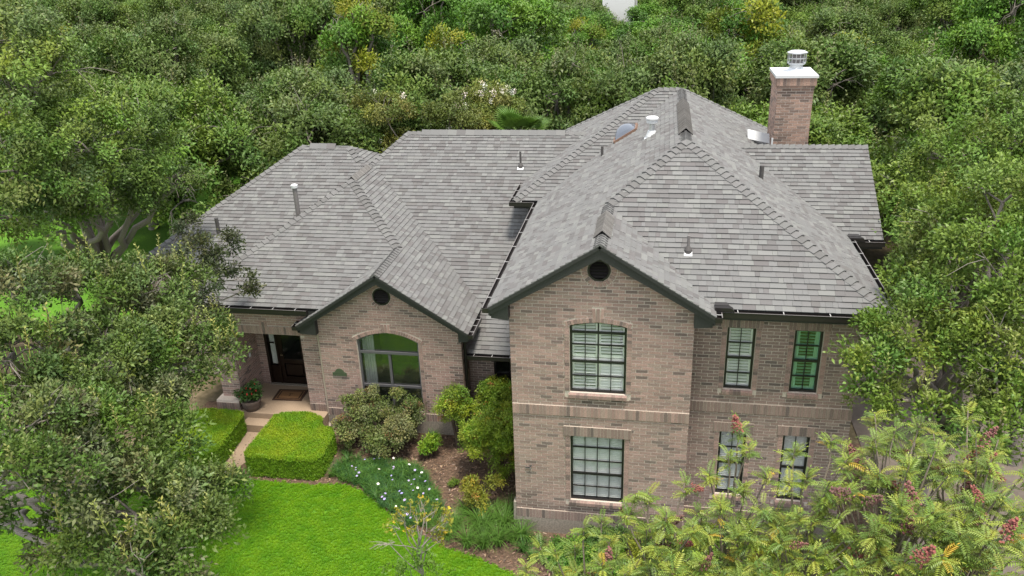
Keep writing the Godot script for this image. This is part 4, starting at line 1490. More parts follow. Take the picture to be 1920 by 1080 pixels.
func trunk_and_limbs(tree: Node, lobes: Array, fork: Vector3, r: float, twigs := 5, col := Color(0.42, 0.38, 0.34), base := Vector3(0, -0.3, 0)) -> void:
	var mb := MB.new()
	mb.tube([base, base.lerp(fork, 0.1), base.lerp(fork, 0.5) + rdir() * r * 0.6, fork], [r * 1.5, r * 1.1, r * 0.95, r * 0.85], 10, col, true)
	part(tree, "trunk", mb, M.bark)
	var lb := MB.new()
	for l in lobes:
		var c: Vector3 = l[0]; var rr: Vector3 = l[1]
		var pts := limb(lb, fork, c, r * 0.5, r * 0.18, 0.22, col)
		for k in twigs:
			var d := (rdir() + Vector3.UP * 0.35).normalized()
			var s: Vector3 = pts[pts.size() - 1 - (rng.randi() % 2)]
			var e := c + d * rr * rng.randf_range(0.75, 1.0)
			var q := limb(lb, s, e, r * 0.14, r * 0.03, 0.12, col, 5)
			if twigs > 3:
				for j in 2:
					var s2: Vector3 = q[q.size() / 2]
					limb(lb, s2, s2 + (e - s2 + rdir() * rr.x * 0.6).limit_length(rr.x * 0.7), r * 0.06, r * 0.02, 0.06, col, 4)
	part(tree, "branches", lb, M.bark)

func random_lobes(radius: float, low: float, high: float, n: int, size: float) -> Array:
	var out := []
	for k in n:
		var a := TAU * (k + rng.randf() * 0.7) / n * 2.4
		var t := sqrt((k + 0.4) / n)
		var rr := radius * t * rng.randf_range(0.75, 1.05)
		var y := lerpf(high, low, pow(t, 1.8)) + rng.randf_range(-0.5, 0.5)
		var s := size * rng.randf_range(0.5, 1.35)
		out.append([Vector3(cos(a) * rr, y + rng.randf_range(-0.4, 0.5), sin(a) * rr), Vector3(s * rng.randf_range(0.8, 1.3), s * rng.randf_range(0.55, 1.0), s * rng.randf_range(0.8, 1.3))])
	return out

var OAK := [Color(0.097, 0.156, 0.036), Color(0.081, 0.133, 0.031), Color(0.120, 0.175, 0.050), Color(0.094, 0.159, 0.030)]
var OAK_SUN := [Color(0.123, 0.206, 0.034), Color(0.153, 0.232, 0.040), Color(0.103, 0.177, 0.032)]  # brighter oak tints with sunshine put into the leaf colour
var BRIGHT := [Color(0.100, 0.217, 0.027), Color(0.129, 0.255, 0.031), Color(0.079, 0.174, 0.027)]
var LIME := [Color(0.2, 0.24, 0.022), Color(0.14, 0.19, 0.022)]
var NEWGROWTH := Color(0.26, 0.29, 0.085)

# a near live oak whose lobes are given in the world: [centre, radii]
func near_oak(label: String, base: Vector3, fork: Vector3, world_lobes: Array, r: float, tints: Array, density: float, shoots: int, mesh: Mesh, shoot_mesh: Mesh) -> Node3D:
	var t := thing("live_oak", label, "tree", base)
	var lobes := []
	for l in world_lobes:
		lobes.append([l[0] - base, l[1]])
	trunk_and_limbs(t, lobes, fork - base, r, 4)
	crown(t, lobes, mesh, density, tints, 1.0, 0.36, "crown", 0.62)
	var places := []; var cols := []
	for k in shoots:
		var l: Array = lobes[rng.randi() % lobes.size()]
		var d := (rdir() + Vector3.UP * 1.1).normalized()
		places.append(Transform3D(upright(Vector3.UP + rdir() * 0.22, rng.randf_range(0.7, 1.4)), l[0] + d * l[1] * 0.95))
		cols.append(tinted(NEWGROWTH))
	if shoots:
		scatter(t, "foliage", shoot_mesh, M.leaf, places, cols)
	return t

func lobe(px: float, py: float, dist: float, r: float, ry := 0.8) -> Array:
	return [at_px(px, py, dist), Vector3(r, r * ry, r)]

func plants() -> void:
	var oak_near := spray(56, 0.25, 0.09, 0.042, 0.7, 3)
	var oak_shoot := shoot(16, 0.5, 0.09, 0.035)
	# --- oaks between the street and the porch
	near_oak("broad live oak spreading over the front lawn beside the clipped hedges", Vector3(-12.6, GROUND, 4.6), Vector3(-12.2, 1.6, 4.2), [
		lobe(255, 965, 15.4, 1.15), lobe(345, 1050, 14.8, 0.75), lobe(370, 935, 15.6, 0.75), lobe(180, 840, 15.9, 1.1), lobe(95, 900, 15.2, 1.1), lobe(285, 840, 16.2, 0.85), lobe(170, 1000, 15.0, 0.8),
		lobe(50, 800, 15.4, 1.0), lobe(270, 1080, 14.4, 0.7), lobe(410, 915, 15.6, 0.4), lobe(330, 985, 15.2, 0.75), lobe(10, 890, 14.6, 0.8)],
		0.2, OAK + [Color(0.12, 0.145, 0.065), Color(0.13, 0.15, 0.07)], 15.0, 40, oak_near, oak_shoot)  # extra grey-green tints put leaf highlights into the colour
	near_oak("tall live oak with leafy boughs in front of the porch pier", Vector3(-11.6, GROUND, 0.2), Vector3(-11.2, 2.4, -0.2), [
		lobe(250, 610, 18.6, 1.1), lobe(150, 560, 18.8, 1.15), lobe(310, 690, 18.0, 0.85), lobe(370, 665, 17.9, 0.55), lobe(200, 690, 17.6, 1.2), lobe(85, 660, 17.6, 1.2), lobe(25, 570, 17.8, 1.1),
		lobe(330, 600, 18.6, 0.75), lobe(280, 530, 19.0, 0.75), lobe(335, 535, 19.0, 0.6), lobe(392, 600, 18.4, 0.4), lobe(395, 690, 17.8, 0.4), lobe(425, 655, 17.8, 0.28), lobe(385, 640, 18.2, 0.4), lobe(10, 680, 17.0, 1.0), lobe(255, 760, 17.0, 0.8), lobe(120, 760, 16.8, 1.0), lobe(350, 740, 17.8, 0.5)],
		0.22, OAK + [Color(0.12, 0.145, 0.065), Color(0.14, 0.16, 0.075)], 15.0, 60, oak_near, oak_shoot)  # paler grey-green tints again paint in the leaf highlights
	near_oak("thin dark oak leaning across the corner of the porch roof", Vector3(-11.6, GROUND, -2.8), Vector3(-10.9, 3.0, -2.6), [
		lobe(385, 520, 22.0, 0.5), lobe(360, 560, 21.8, 0.45), lobe(440, 525, 22.2, 0.34, 0.6), lobe(472, 545, 22.3, 0.25, 0.6), lobe(432, 455, 22.4, 0.18, 2.0), lobe(405, 480, 22.3, 0.32), lobe(365, 455, 22.2, 0.4), lobe(350, 420, 22.3, 0.28), lobe(340, 500, 21.8, 0.45), lobe(395, 575, 21.8, 0.3)],
		0.07, [Color(0.06, 0.08, 0.036), Color(0.07, 0.085, 0.04)], 12.0, 0, oak_near, oak_shoot)
	near_oak("large live oak crown beyond the porch, over the side lawn", Vector3(-15.0, GROUND, -6.5), Vector3(-14.6, 2.8, -6.5), [
		lobe(100, 350, 24.0, 1.3), lobe(25, 320, 23.0, 1.5), lobe(200, 320, 25.0, 1.5), lobe(125, 260, 24.5, 1.5), lobe(275, 350, 25.6, 1.2), lobe(15, 220, 24.0, 1.5),
		lobe(60, 150, 24.5, 1.5), lobe(20, 80, 25, 1.4), lobe(225, 250, 25.5, 1.2), lobe(290, 290, 26.0, 1.0), lobe(40, 410, 22.8, 0.8), lobe(330, 350, 25.8, 0.7), lobe(170, 390, 24.4, 0.7)],
		0.26, OAK_SUN + OAK, 11.0, 40, spray(54, 0.32, 0.115, 0.052), oak_shoot)
	# --- oaks beside the recessed end of the house
	near_oak("live oak with sunlit leaf tints covering the corner of the recessed brick section", Vector3(8.7, GROUND, -0.9), Vector3(9.0, 2.6, -0.6), [
		lobe(1655, 690, 16.3, 0.7), lobe(1630, 730, 16.2, 0.45), lobe(1720, 620, 16.8, 0.85), lobe(1800, 560, 17.2, 1.05), lobe(1765, 530, 17.4, 0.7), lobe(1830, 460, 17.8, 1.1), lobe(1890, 640, 16.4, 0.85),
		lobe(1780, 480, 18.0, 0.85), lobe(1880, 380, 18.2, 1.0), lobe(1900, 520, 17.0, 1.0), lobe(1645, 640, 16.6, 0.5), lobe(1870, 740, 15.8, 0.6), lobe(1845, 780, 15.8, 0.5), lobe(1605, 685, 16.3, 0.3), lobe(1640, 655, 16.6, 0.4), lobe(1800, 655, 16.6, 0.65), lobe(1885, 720, 16.0, 0.65), lobe(1690, 750, 16.0, 0.4), lobe(1745, 765, 15.9, 0.3), lobe(1905, 800, 15.6, 0.6), lobe(1850, 835, 15.4, 0.4), lobe(1920, 690, 16.0, 0.7)],
		0.18, OAK_SUN + [Color(0.12, 0.165, 0.035)], 14.0, 8, oak_near, oak_shoot)
	near_oak("leafy live oak standing behind the corner oak past the gutter", Vector3(12.2, GROUND, -4.2), Vector3(12.0, 2.4, -4.2), [
		lobe(1790, 390, 22.5, 1.2), lobe(1730, 440, 22.0, 0.9), lobe(1840, 310, 23.0, 1.25), lobe(1900, 260, 23.5, 1.25), lobe(1770, 290, 24.0, 1.0), lobe(1710, 520, 21.5, 0.6), lobe(1900, 420, 22, 1.1)],
		0.2, OAK_SUN, 11.0, 4, spray(54, 0.32, 0.115, 0.052), oak_shoot)
	background()
	shrubs()
	sumacs()

func background() -> void:
	var far_spray := spray(54, 0.52, 0.19, 0.092, 0.75, 2)
	var far_shoot := shoot(12, 0.8, 0.16, 0.07)
	var protos := []
	var base_labels := []
	for k in 7:
		var kind: String = ["oak", "oak", "oak", "oak", "oak", "bright", "lime"][k]
		var tints: Array = OAK if k < 3 else OAK_SUN if k < 5 else BRIGHT if k == 5 else LIME + BRIGHT
		var label: String = "grey-green live oak in the woods behind the house" if k < 3 else "olive green live oak in the woods behind the house" if k < 5 else "glossy bright green tree rising among the darker oaks" if k == 5 else "yellow-green young tree glowing among the darker oaks"
		var t := thing("live_oak" if k < 5 else "broadleaf_tree", label, "tree", Vector3(0, GROUND, -300), "trees in the woods behind the house")
		var lobes := random_lobes([4.4, 3.9, 4.6, 4.0, 3.4, 3.0, 2.0][k], [3.6, 3.2, 3.4, 3.8, 3.2, 3.4, 4.0][k], [6.9, 6.4, 7.2, 6.6, 6.0, 7.2, 6.8][k], [19, 17, 21, 17, 15, 13, 9][k], [1.45, 1.4, 1.4, 1.45, 1.3, 1.35, 0.95][k])
		trunk_and_limbs(t, lobes, Vector3(0.2, 2.4, 0.1), 0.24, 4)
		crown(t, lobes, far_spray, 6.0, tints, 1.0, 0.62, "crown", 0.62)
		var places := []; var cols := []
		for j in (50 if k < 5 else 14):
			var l: Array = lobes[rng.randi() % lobes.size()]
			var d := (rdir() + Vector3.UP * 1.1).normalized()
			places.append(Transform3D(upright(Vector3.UP + rdir() * 0.25, rng.randf_range(0.6, 1.3)), l[0] + d * l[1]))
			cols.append(tinted(Color(0.15, 0.165, 0.07)))
		scatter(t, "foliage", far_shoot, M.leaf, places, cols)
		protos.append(t)
		base_labels.append(label)
	var spots := []
	# trees close behind the roofs, by hand: [x, z, kind, scale]
	for s in [[-17.5, -15.0, 3, 0.95], [-11.5, -17.5, 0, 0.95], [-7.0, -20.5, 1, 0.98], [-1.8, -19.5, 2, 0.9], [3.2, -20.5, 0, 0.9], [8.2, -18.5, 3, 0.95], [12.6, -14.5, 4, 1.0], [17.0, -11.0, 3, 1.0], [13.6, -8.4, 4, 0.72],
		[-22.0, -20.0, 3, 1.0], [-14.5, -23.0, 1, 1.0], [-1.0, -25.5, 5, 0.9], [4.5, -27.5, 5, 1.0], [-5.6, -27.0, 0, 1.0], [9.5, -25.0, 1, 1.05], [15.5, -20.0, 0, 1.0], [20.5, -17.0, 5, 1.0], [22.0, -24.0, 5, 1.15],
		[-14.5, -32.0, 6, 1.15], [-8.8, -32.5, 6, 0.95], [7.5, -33.0, 6, 1.1], [-26.0, -13.5, 4, 0.9], [-29.5, -22.0, 4, 1.0], [-24.5, -27.0, 2, 1.0]]:
		spots.append(s)
	var z := -31.0
	while z > -112.0:
		var d := eye.z - z
		var x := -0.95 * d - 6.0
		while x < 0.5 * d + 8.0:
			var p := Vector2(x + rng.randf_range(-2.4, 2.4), z + rng.randf_range(-2.4, 2.4))
			var u := to_px(Vector3(p.x, 4.0, p.y))
			if u.x > -170 and u.x < 2090:
				var ok := true
				for s in spots:
					if Vector2(s[0], s[1]).distance_to(p) < 4.6:
						ok = false
				if p.y < -40.0 and absf(u.x - 1155.0) < 34.0 and p.y > -95.0:
					ok = false
				if ok:
					var k := rng.randi() % 5
					if rng.randf() < (0.3 if u.x > 800 else 0.08):
						k = 5 if rng.randf() < 0.7 else 6
					spots.append([p.x, p.y, k, rng.randf_range(0.85, 1.2)])
			x += 7.2
		z -= 7.0
	var where := ["beside the far hip of the porch roof", "rising straight behind the far wing ridge", "behind the crape myrtle", "behind the low ridge beside the fan palm", "behind the tall hip ridge", "standing behind the chimney", "past the end of the side dormer roof", "at the edge of the driveway woods", "low beside the side dormer eave",
		"over the side lawn fence", "in the second row behind the far wing", "in the second row behind the fan palm", "in the second row behind the tall hip ridge", "in the second row behind the crape myrtle", "in the second row behind the chimney", "in the second row past the side dormer", "between the chimney woods and the driveway woods", "rising above the driveway woods",
		"peeking between oaks beyond the porch roof", "peeking between oaks beyond the crape myrtle", "peeking between oaks beyond the chimney", "at the far side of the side lawn", "in the corner of the side lawn woods", "behind the side lawn"]
	var used := {}
	var at := -1
	for s in spots:
		at += 1
		var proto: Node3D = protos[s[2]]
		var t: Node3D = proto
		if used.has(s[2]):
			t = copy(proto, "live_oak" if s[2] < 5 else "broadleaf_tree")
		used[s[2]] = true
		t.position = Vector3(s[0], GROUND, s[1])
		t.rotation.y = rng.randf() * TAU
		t.scale = Vector3(1.0, rng.randf_range(0.85, 1.2), 1.0) * s[3]
		if s[1] < -22.0 and absf(to_px(Vector3(s[0], 6.0, s[1])).x - 1158.0) < 95.0:
			t.scale.y = 0.9   # lower trees leave the gap in which the far building shows
		if at < where.size():
			t.set_meta("label", ["grey-green live oak ", "grey-green live oak ", "grey-green live oak ", "olive green live oak ", "olive green live oak ", "bright green tree ", "yellow-green young tree "][s[2]] + where[at])
		else:
			t.set_meta("label", base_labels[s[2]])
	# crape myrtle with white flowers and a fan palm behind the low ridge
	var c := thing("crape_myrtle", "olive crape myrtle dotted with white flowers behind the low ridge", "tree", Vector3(-5.2, GROUND, -15.6))
	var lobes := []
	for k in 14:
		lobes.append([Vector3(rng.randf_range(-3.0, 3.4), rng.randf_range(4.6, 6.9), rng.randf_range(-0.9, 0.9)), Vector3(0.95, 0.75, 0.9)])
	trunk_and_limbs(c, lobes, Vector3(0, 1.2, 0), 0.1, 4)
	crown(c, lobes, spray(60, 0.32, 0.1, 0.05), 13.0, [Color(0.13, 0.165, 0.032), Color(0.16, 0.175, 0.04), Color(0.1, 0.135, 0.028)], 1.0, 0.45)
	var places := []; var cols := []
	for k in 46:
		var l: Array = lobes[rng.randi() % lobes.size()]
		var d := (rdir() + Vector3.UP * 1.2).normalized()
		places.append(Transform3D(upright(Vector3.UP + rdir() * 0.3, rng.randf_range(0.5, 1.1)), l[0] + d * l[1] * 1.05))
		cols.append(tinted(Color(0.72, 0.68, 0.6), 0.1))
	scatter(c, "blossoms", spray(50, 0.13, 0.05, 0.05, 1.3, 0), M.petal, places, cols)
	var palm := thing("fan_palm", "green fan palm poking up behind the low ridge", "palm", Vector3(-2.2, GROUND, -14.6))
	var mb := MB.new()
	mb.tube([Vector3(0, -0.2, 0), Vector3(0.05, 3.0, 0), Vector3(0, 6.1, 0)], [0.16, 0.13, 0.12], 9, Color(0.2, 0.15, 0.1))
	part(palm, "trunk", mb, M.bark)
	for k in 13:
		var a := TAU * k / 13.0
		var el := rng.randf_range(0.1, 1.1)
		var d := Vector3(cos(a) * cos(el), sin(el), sin(a) * cos(el))
		var fb := MB.new()
		var o := Vector3(0, 6.0, 0)
		var hub := o + d * 0.65
		fb.tube([o, hub], [0.02, 0.012], 5, Color(0.1, 0.16, 0.04), false)
		var side := d.cross(Vector3.UP).normalized()
		var g := rng.randf_range(0.8, 1.2)
		for j in 22:
			var b := -1.5 + 3.0 * j / 21.0
			var ld := (d * cos(b) + side * sin(b)).normalized()
			var up := side.cross(d).normalized()
			fb.leaf(hub, ld, (up - ld * up.dot(ld)).normalized(), 0.8, 0.075, Color(0.1, 0.19, 0.035) * g, 0.15)
		part(palm, "frond", fb, M.leaf)

func stems(parent: Node, n: int, spread: float, h: float, r: float, col: Color) -> void:
	var mb := MB.new()
	for k in n:
		var a := rng.randf() * TAU
		var d := Vector3(cos(a), 0, sin(a))
		mb.tube([d * spread * 0.35 * rng.randf() + Vector3(0, -0.1, 0), d * spread * 0.5 + Vector3.UP * h * 0.5, d * spread + Vector3.UP * h], [r, r * 0.9, r * 0.6], 5, col, false)
	part(parent, "stems", mb, M.bark)

func bush(called: String, label: String, cat: String, at: Vector3, lobes: Array, mesh: Mesh, dens: float, tints: Array, nst := 8, stem_h := 0.5, tips: Array = [], tip_n := 0, group := "") -> Node3D:
	var t := thing(called, label, cat, at, group)
	if nst:
		stems(t, nst, 0.16, stem_h, 0.02, Color(0.2, 0.15, 0.11))
	crown(t, lobes, mesh, dens, tints, 1.0, 0.2, "foliage", 1.1)
	if tip_n:
		var places := []; var cols := []
		for k in tip_n:
			var l: Array = lobes[rng.randi() % lobes.size()]
			var d := (rdir() + Vector3.UP * 0.8).normalized()
			places.append(Transform3D(upright(d + Vector3.UP, rng.randf_range(0.6, 1.0)), l[0] + d * l[1] * 1.02))
			cols.append(tinted(tips[rng.randi() % tips.size()]))
		scatter(t, "leaves", mesh, M.leaf, places, cols)
	return t

func hedge(label: String, poly: Array, top: float) -> void:
	var p := PackedVector2Array()
	for q in poly:
		p.append(q)
	p = ccw(p)
	var c := Vector2.ZERO
	for q in p:
		c += q / p.size()
	var h := thing("boxwood_hedge", label, "hedge", Vector3(c.x, GROUND, c.y))
	var hh := top - GROUND
	# rounded outline
	var rp := Geometry2D.offset_polygon(Geometry2D.offset_polygon(p, -0.16)[0], 0.16, Geometry2D.JOIN_ROUND)[0]
	var local := PackedVector2Array()
	for q in rp:
		local.append(Vector2(q.x - c.x, -(q.y - c.y)))
	local = ccw(local)
	var core := MB.new()
	var small: PackedVector2Array = Geometry2D.offset_polygon(local, -0.07)[0]
	core.prism(ccw(small), Vector3.ZERO, Vector3.RIGHT, Vector3(0, 0, -1), -0.05, hh - 0.07, Color(0.15, 0.28, 0.02))
	part(h, "inner_branches", core, M.bark)
	var sp := spray(30, 0.055, 0.027, 0.018, 0.6, 0)
	var places := []; var cols := []
	var b := bounds(local)
	var n := 0
	var nz := FastNoiseLite.new()
	nz.frequency = 0.5
	nz.seed = 5
	var want := int(b.get_area() * 1000)
	for k in want:
		var q := Vector2(rng.randf_range(b.position.x, b.end.x), rng.randf_range(b.position.y, b.end.y))
		if not Geometry2D.is_point_in_polygon(q, local):
			continue
		var y := hh - 0.03 + rng.randf_range(-0.018, 0.008)
		places.append(Transform3D(upright(Vector3.UP + rdir() * 0.4, rng.randf_range(0.8, 1.2)), Vector3(q.x, y, -q.y)))
		var yellow := clampf(nz.get_noise_2d(q.x * 2.0, q.y * 2.0) * 1.2 + 0.45, 0.0, 1.0)
		cols.append(tinted(Color(0.15, 0.31, 0.014).lerp(Color(0.26, 0.37, 0.018), yellow), 0.16))
	for k in local.size():
		var a := local[k]; var e := local[(k + 1) % local.size()]
		var out := Vector2(e.y - a.y, a.x - e.x).normalized()
		for j in int(a.distance_to(e) * hh * 900):
			var q := a.lerp(e, rng.randf()) - out * rng.randf_range(0.0, 0.06)
			var y := rng.randf_range(0.02, hh - 0.03)
			places.append(Transform3D(upright(Vector3(out.x, 0.5, -out.y) + rdir() * 0.4, rng.randf_range(0.8, 1.25)), Vector3(q.x, y, -q.y)))
			cols.append(tinted(Color(0.15, 0.29, 0.015), 0.2))
	scatter(h, "foliage", sp, M.leaf, places, cols)

func blades(n: int, h: float, w: float, arch_out: float, segs := 3) -> ArrayMesh:
	var mb := MB.new()
	for k in n:
		var a := rng.randf() * TAU
		var d := Vector3(cos(a), 0, sin(a))
		var side := Vector3(-d.z, 0, d.x) * w * 0.5
		var o := d * rng.randf() * arch_out * 0.18
		var l := h * rng.randf_range(0.7, 1.15)
		var reach := arch_out * rng.randf_range(0.4, 1.0)
		var g := rng.randf_range(0.7, 1.25)
		var prev := o
		for s in range(1, segs + 1):
			var t := float(s) / segs
			var p := o + d * reach * t * t + Vector3.UP * l * (t - 0.55 * t * t * t * (reach / h))
			var w0 := 1.0 - 0.9 * (t - 1.0 / segs); var w1 := 1.0 - 0.9 * t
			mb.quad(prev - side * w0, prev + side * w0, p + side * w1, p - side * w1, Color(g, g, g * 0.9))
			prev = p
	return mb.mesh()

func shrubs() -> void:
	hedge("big clipped boxwood hedge block with a yellow-green top", [Vector2(-7.5, -1.12), Vector2(-5.4, -1.16), Vector2(-5.5, -2.6), Vector2(-6.02, -2.78), Vector2(-6.12, -3.2), Vector2(-6.6, -3.36), Vector2(-7.5, -3.22)], 0.27)
	hedge("low clipped boxwood hedge beside the porch pier", [Vector2(-8.3, -1.3), Vector2(-8.46, -3.2), Vector2(-9.9, -3.2), Vector2(-9.9, -1.0), Vector2(-8.6, -1.0)], 0.27)
	# bush under the arched window
	var rose := spray(46, 0.15, 0.055, 0.034, 0.8, 3)
	var lobes := []
	for k in 17:
		lobes.append([Vector3(rng.randf_range(-0.95, 0.95), rng.randf_range(0.35, 1.0), rng.randf_range(-0.45, 0.5)), Vector3(0.34, 0.3, 0.34)])
	for q in [Vector3(-0.6, 1.35, -0.3), Vector3(-0.25, 1.5, -0.4), Vector3(0.5, 1.45, -0.4), Vector3(0.85, 1.2, -0.3), Vector3(-0.9, 1.2, -0.2)]:
		lobes.append([q, Vector3(0.13, 0.22, 0.13)])
	bush("rose_bush", "loose rose bush with pale leaf tips under the arched window", "bush", Vector3(-4.3, GROUND, -2.85), lobes, rose, 34.0, [Color(0.13, 0.165, 0.05), Color(0.19, 0.205, 0.085), Color(0.09, 0.13, 0.035)], 12, 0.9, [Color(0.25, 0.24, 0.1), Color(0.2, 0.11, 0.06)], 40)
	# nandinas
	var nan := spray(44, 0.13, 0.06, 0.026, 0.8, 2)
	var nt := [Color(0.17, 0.27, 0.026), Color(0.13, 0.22, 0.027), Color(0.24, 0.31, 0.033)]
	var red := [Color(0.35, 0.2, 0.05), Color(0.4, 0.3, 0.04), Color(0.32, 0.14, 0.05)]
	lobes = []
	for k in 12:
		lobes.append([Vector3(rng.randf_range(-0.26, 0.26), rng.randf_range(0.95, 1.6), rng.randf_range(-0.2, 0.25)), Vector3(0.28, 0.28, 0.28)])
	bush("nandina", "rounded nandina on bare canes at the gable corner", "shrub", Vector3(-2.2, GROUND, -3.12), lobes, nan, 48.0, nt, 22, 1.1, red, 20)
	lobes = []
	for k in 22:
		lobes.append([Vector3(rng.randf_range(-0.5, 0.85), rng.randf_range(1.05, 1.65), rng.randf_range(-0.4, 0.45)), Vector3(0.32, 0.3, 0.32)])
	bush("nandina", "wide nandina filling the notch below the low gutter", "shrub", Vector3(-1.0, GROUND, -3.65), lobes, nan, 46.0, nt, 16, 1.3, red, 20)
	lobes = []
	for k in 30:
		var t := rng.randf()
		lobes.append([Vector3(rng.randf_range(-0.8, 0.7) * (1.1 - t * 0.6), 0.75 + t * 1.05, rng.randf_range(-0.5, 0.6) * (1.1 - t * 0.5)), Vector3(0.3, 0.28, 0.3)])
	bush("nandina", "biggest nandina, mounded against the corner of the tall brick wing", "shrub", Vector3(-0.75, GROUND, -1.75), lobes, nan, 46.0, nt, 24, 0.9, red, 34)
	lobes = []
	for q in [Vector3(-0.2, 0.75, 0.05), Vector3(-0.05, 0.55, 0.2), Vector3(-0.25, 0.55, 0.0), Vector3(0.05, 0.45, 0.2)]:
		lobes.append([q, Vector3(0.2, 0.16, 0.2)])
	lobes.append([Vector3(0.32, 0.8, -0.1), Vector3(0.2, 0.09, 0.14)])
	bush("nandina", "small yellow nandina with bare canes in front of the biggest one", "shrub", Vector3(-1.0, GROUND, -0.55), lobes, nan, 52.0, [Color(0.24, 0.24, 0.03), Color(0.18, 0.2, 0.03)], 26, 0.75, red, 10)
	bush("young_shrub", "small bright green shrub alone in the mulch", "shrub", Vector3(-2.85, GROUND, -2.62), [[Vector3(0, 0.42, 0), Vector3(0.2, 0.2, 0.2)], [Vector3(0.1, 0.3, 0.08), Vector3(0.17, 0.15, 0.17)], [Vector3(-0.1, 0.28, 0.06), Vector3(0.17, 0.16, 0.17)]], spray(34, 0.1, 0.06, 0.036, 0.8, 1), 60.0, [Color(0.13, 0.27, 0.02), Color(0.17, 0.3, 0.025)], 4, 0.3)
	bush("seedling", "tiny green seedling in the mulch near the canes", "plant", Vector3(-1.9, GROUND, -1.42), [[Vector3(0, 0.1, 0), Vector3(0.14, 0.07, 0.12)]], spray(30, 0.07, 0.06, 0.02, 0.6, 0), 90.0, [Color(0.12, 0.2, 0.03)], 0)
	# flowering ground cover in the curved bed
	var bed := thing("ground_cover", "dark green ground cover with white and lilac flowers along the lawn", "ground cover", Vector3(-3.6, GROUND, -1.2))
	bed.set_meta("kind", "stuff")
	var area := PackedVector2Array([Vector2(-5.25, -1.35), Vector2(-4.6, -1.15), Vector2(-3.9, -0.72), Vector2(-3.1, -0.05), Vector2(-2.55, 0.35), Vector2(-2.0, 0.2), Vector2(-1.95, -0.55), Vector2(-2.5, -1.3), Vector2(-3.0, -1.95), Vector2(-3.7, -2.15), Vector2(-4.5, -2.0), Vector2(-5.2, -1.9)])
	var tuft := blades(26, 0.3, 0.02, 0.26, 3)
	var places := []; var cols := []
	var fp := []; var fc := []
	var ab := bounds(area)
	for k in 1300:
		var q := Vector2(rng.randf_range(ab.position.x, ab.end.x), rng.randf_range(ab.position.y, ab.end.y))
		if not Geometry2D.is_point_in_polygon(q, area):
			continue
		var at := Vector3(q.x + 3.6, 0.0, q.y + 1.2)
		places.append(Transform3D(Basis(Vector3.UP, rng.randf() * TAU).scaled(Vector3.ONE * rng.randf_range(0.6, 1.05)), at))
		cols.append(tinted([Color(0.06, 0.15, 0.03), Color(0.09, 0.2, 0.035), Color(0.055, 0.14, 0.05)][rng.randi() % 3], 0.2))
		if rng.randf() < 0.055:
			fp.append(Transform3D(upright(Vector3.UP + rdir() * 0.4, rng.randf_range(0.7, 1.2)), at + Vector3(0, rng.randf_range(0.22, 0.34), 0)))
			fc.append(tinted(Color(0.8, 0.78, 0.78) if rng.randf() < 0.3 else Color(0.38, 0.33, 0.6), 0.08))
	scatter(bed, "foliage", tuft, M.leaf, places, cols)
	var fl := MB.new()
	for k in 5:
		var a := TAU * k / 5
		var d := Vector3(cos(a), 0.15, sin(a))
		fl.leaf(Vector3.ZERO, d.normalized(), Vector3(-d.x * 0.15, 1, -d.z * 0.15).normalized(), 0.04, 0.036, Color(1, 1, 1))
	scatter(bed, "blossoms", fl.mesh(), M.petal, fp, fc)
	# strap-leaved clumps round the wing corner
	var strap := blades(110, 0.62, 0.022, 0.6, 4)
	var dark := blades(60, 0.36, 0.024, 0.32, 3)
	var spots := [[-0.75, 0.35, 1.05], [-1.05, 0.75, 0.95], [-0.3, 0.05, 1.1], [-0.35, 0.6, 0.95], [-1.45, 0.2, 0.9], [-1.35, -0.35, 0.8], [-0.25, -0.5, 0.9], [-1.55, 0.55, 0.8], [-0.05, 0.45, 0.75], [-0.9, 0.05, 1.1], [-0.6, -0.15, 1.0], [-1.75, 0.35, 0.7], [-0.65, 0.75, 0.9], [0.15, 0.35, 0.9]]
	for s in spots:
		var t := thing("liriope_clump", "long arching strap-leaved clump at the foot of the tall wing corner", "plant", Vector3(s[0], GROUND, s[1]), "strap-leaved clumps by the wing corner")
		var q := share(t, "leaves", strap, M.leaf, Transform3D(Basis(Vector3.UP, rng.randf() * TAU).scaled(Vector3.ONE * s[2]), Vector3.ZERO))
		q.material_override = strap_mat(Color(0.095, 0.2, 0.035))
	for s in [[0.25, 0.75], [0.6, 0.5], [0.95, 0.75], [0.5, 1.0], [1.2, 0.55], [0.85, 1.05], [-4.75, -2.1], [-5.1, -2.3], [-4.95, -1.95], [-1.95, -3.3], [-3.0, -3.35], [1.5, 0.35], [0.3, 0.4]]:
		var t := thing("border_plant", "low dark green grassy plant in the mulch border", "plant", Vector3(s[0], GROUND, s[1]), "low dark plants in the mulch border")
		var q := share(t, "leaves", dark, M.leaf, Transform3D(Basis(Vector3.UP, rng.randf() * TAU).scaled(Vector3.ONE * rng.randf_range(0.85, 1.15)), Vector3.ZERO))
		q.material_override = strap_mat(Color(0.06, 0.145, 0.03))
	var dome := []
	for k in 8:
		dome.append([Vector3(rng.randf_range(-0.3, 0.3), rng.randf_range(0.15, 0.4), rng.randf_range(-0.25, 0.25)), Vector3(0.26, 0.22, 0.26)])
	bush("foundation_shrub", "dark green mounded shrub at the foot of the wing wall", "shrub", Vector3(2.1, GROUND, 0.5), dome, spray(44, 0.12, 0.05, 0.03, 0.7, 1), 50.0, [Color(0.05, 0.11, 0.025), Color(0.065, 0.13, 0.028)], 4, 0.2)
	dome = []
	for k in 10:
		dome.append([Vector3(rng.randf_range(-0.6, 0.7), rng.randf_range(0.15, 0.4), rng.randf_range(-0.3, 0.3)), Vector3(0.28, 0.22, 0.28)])
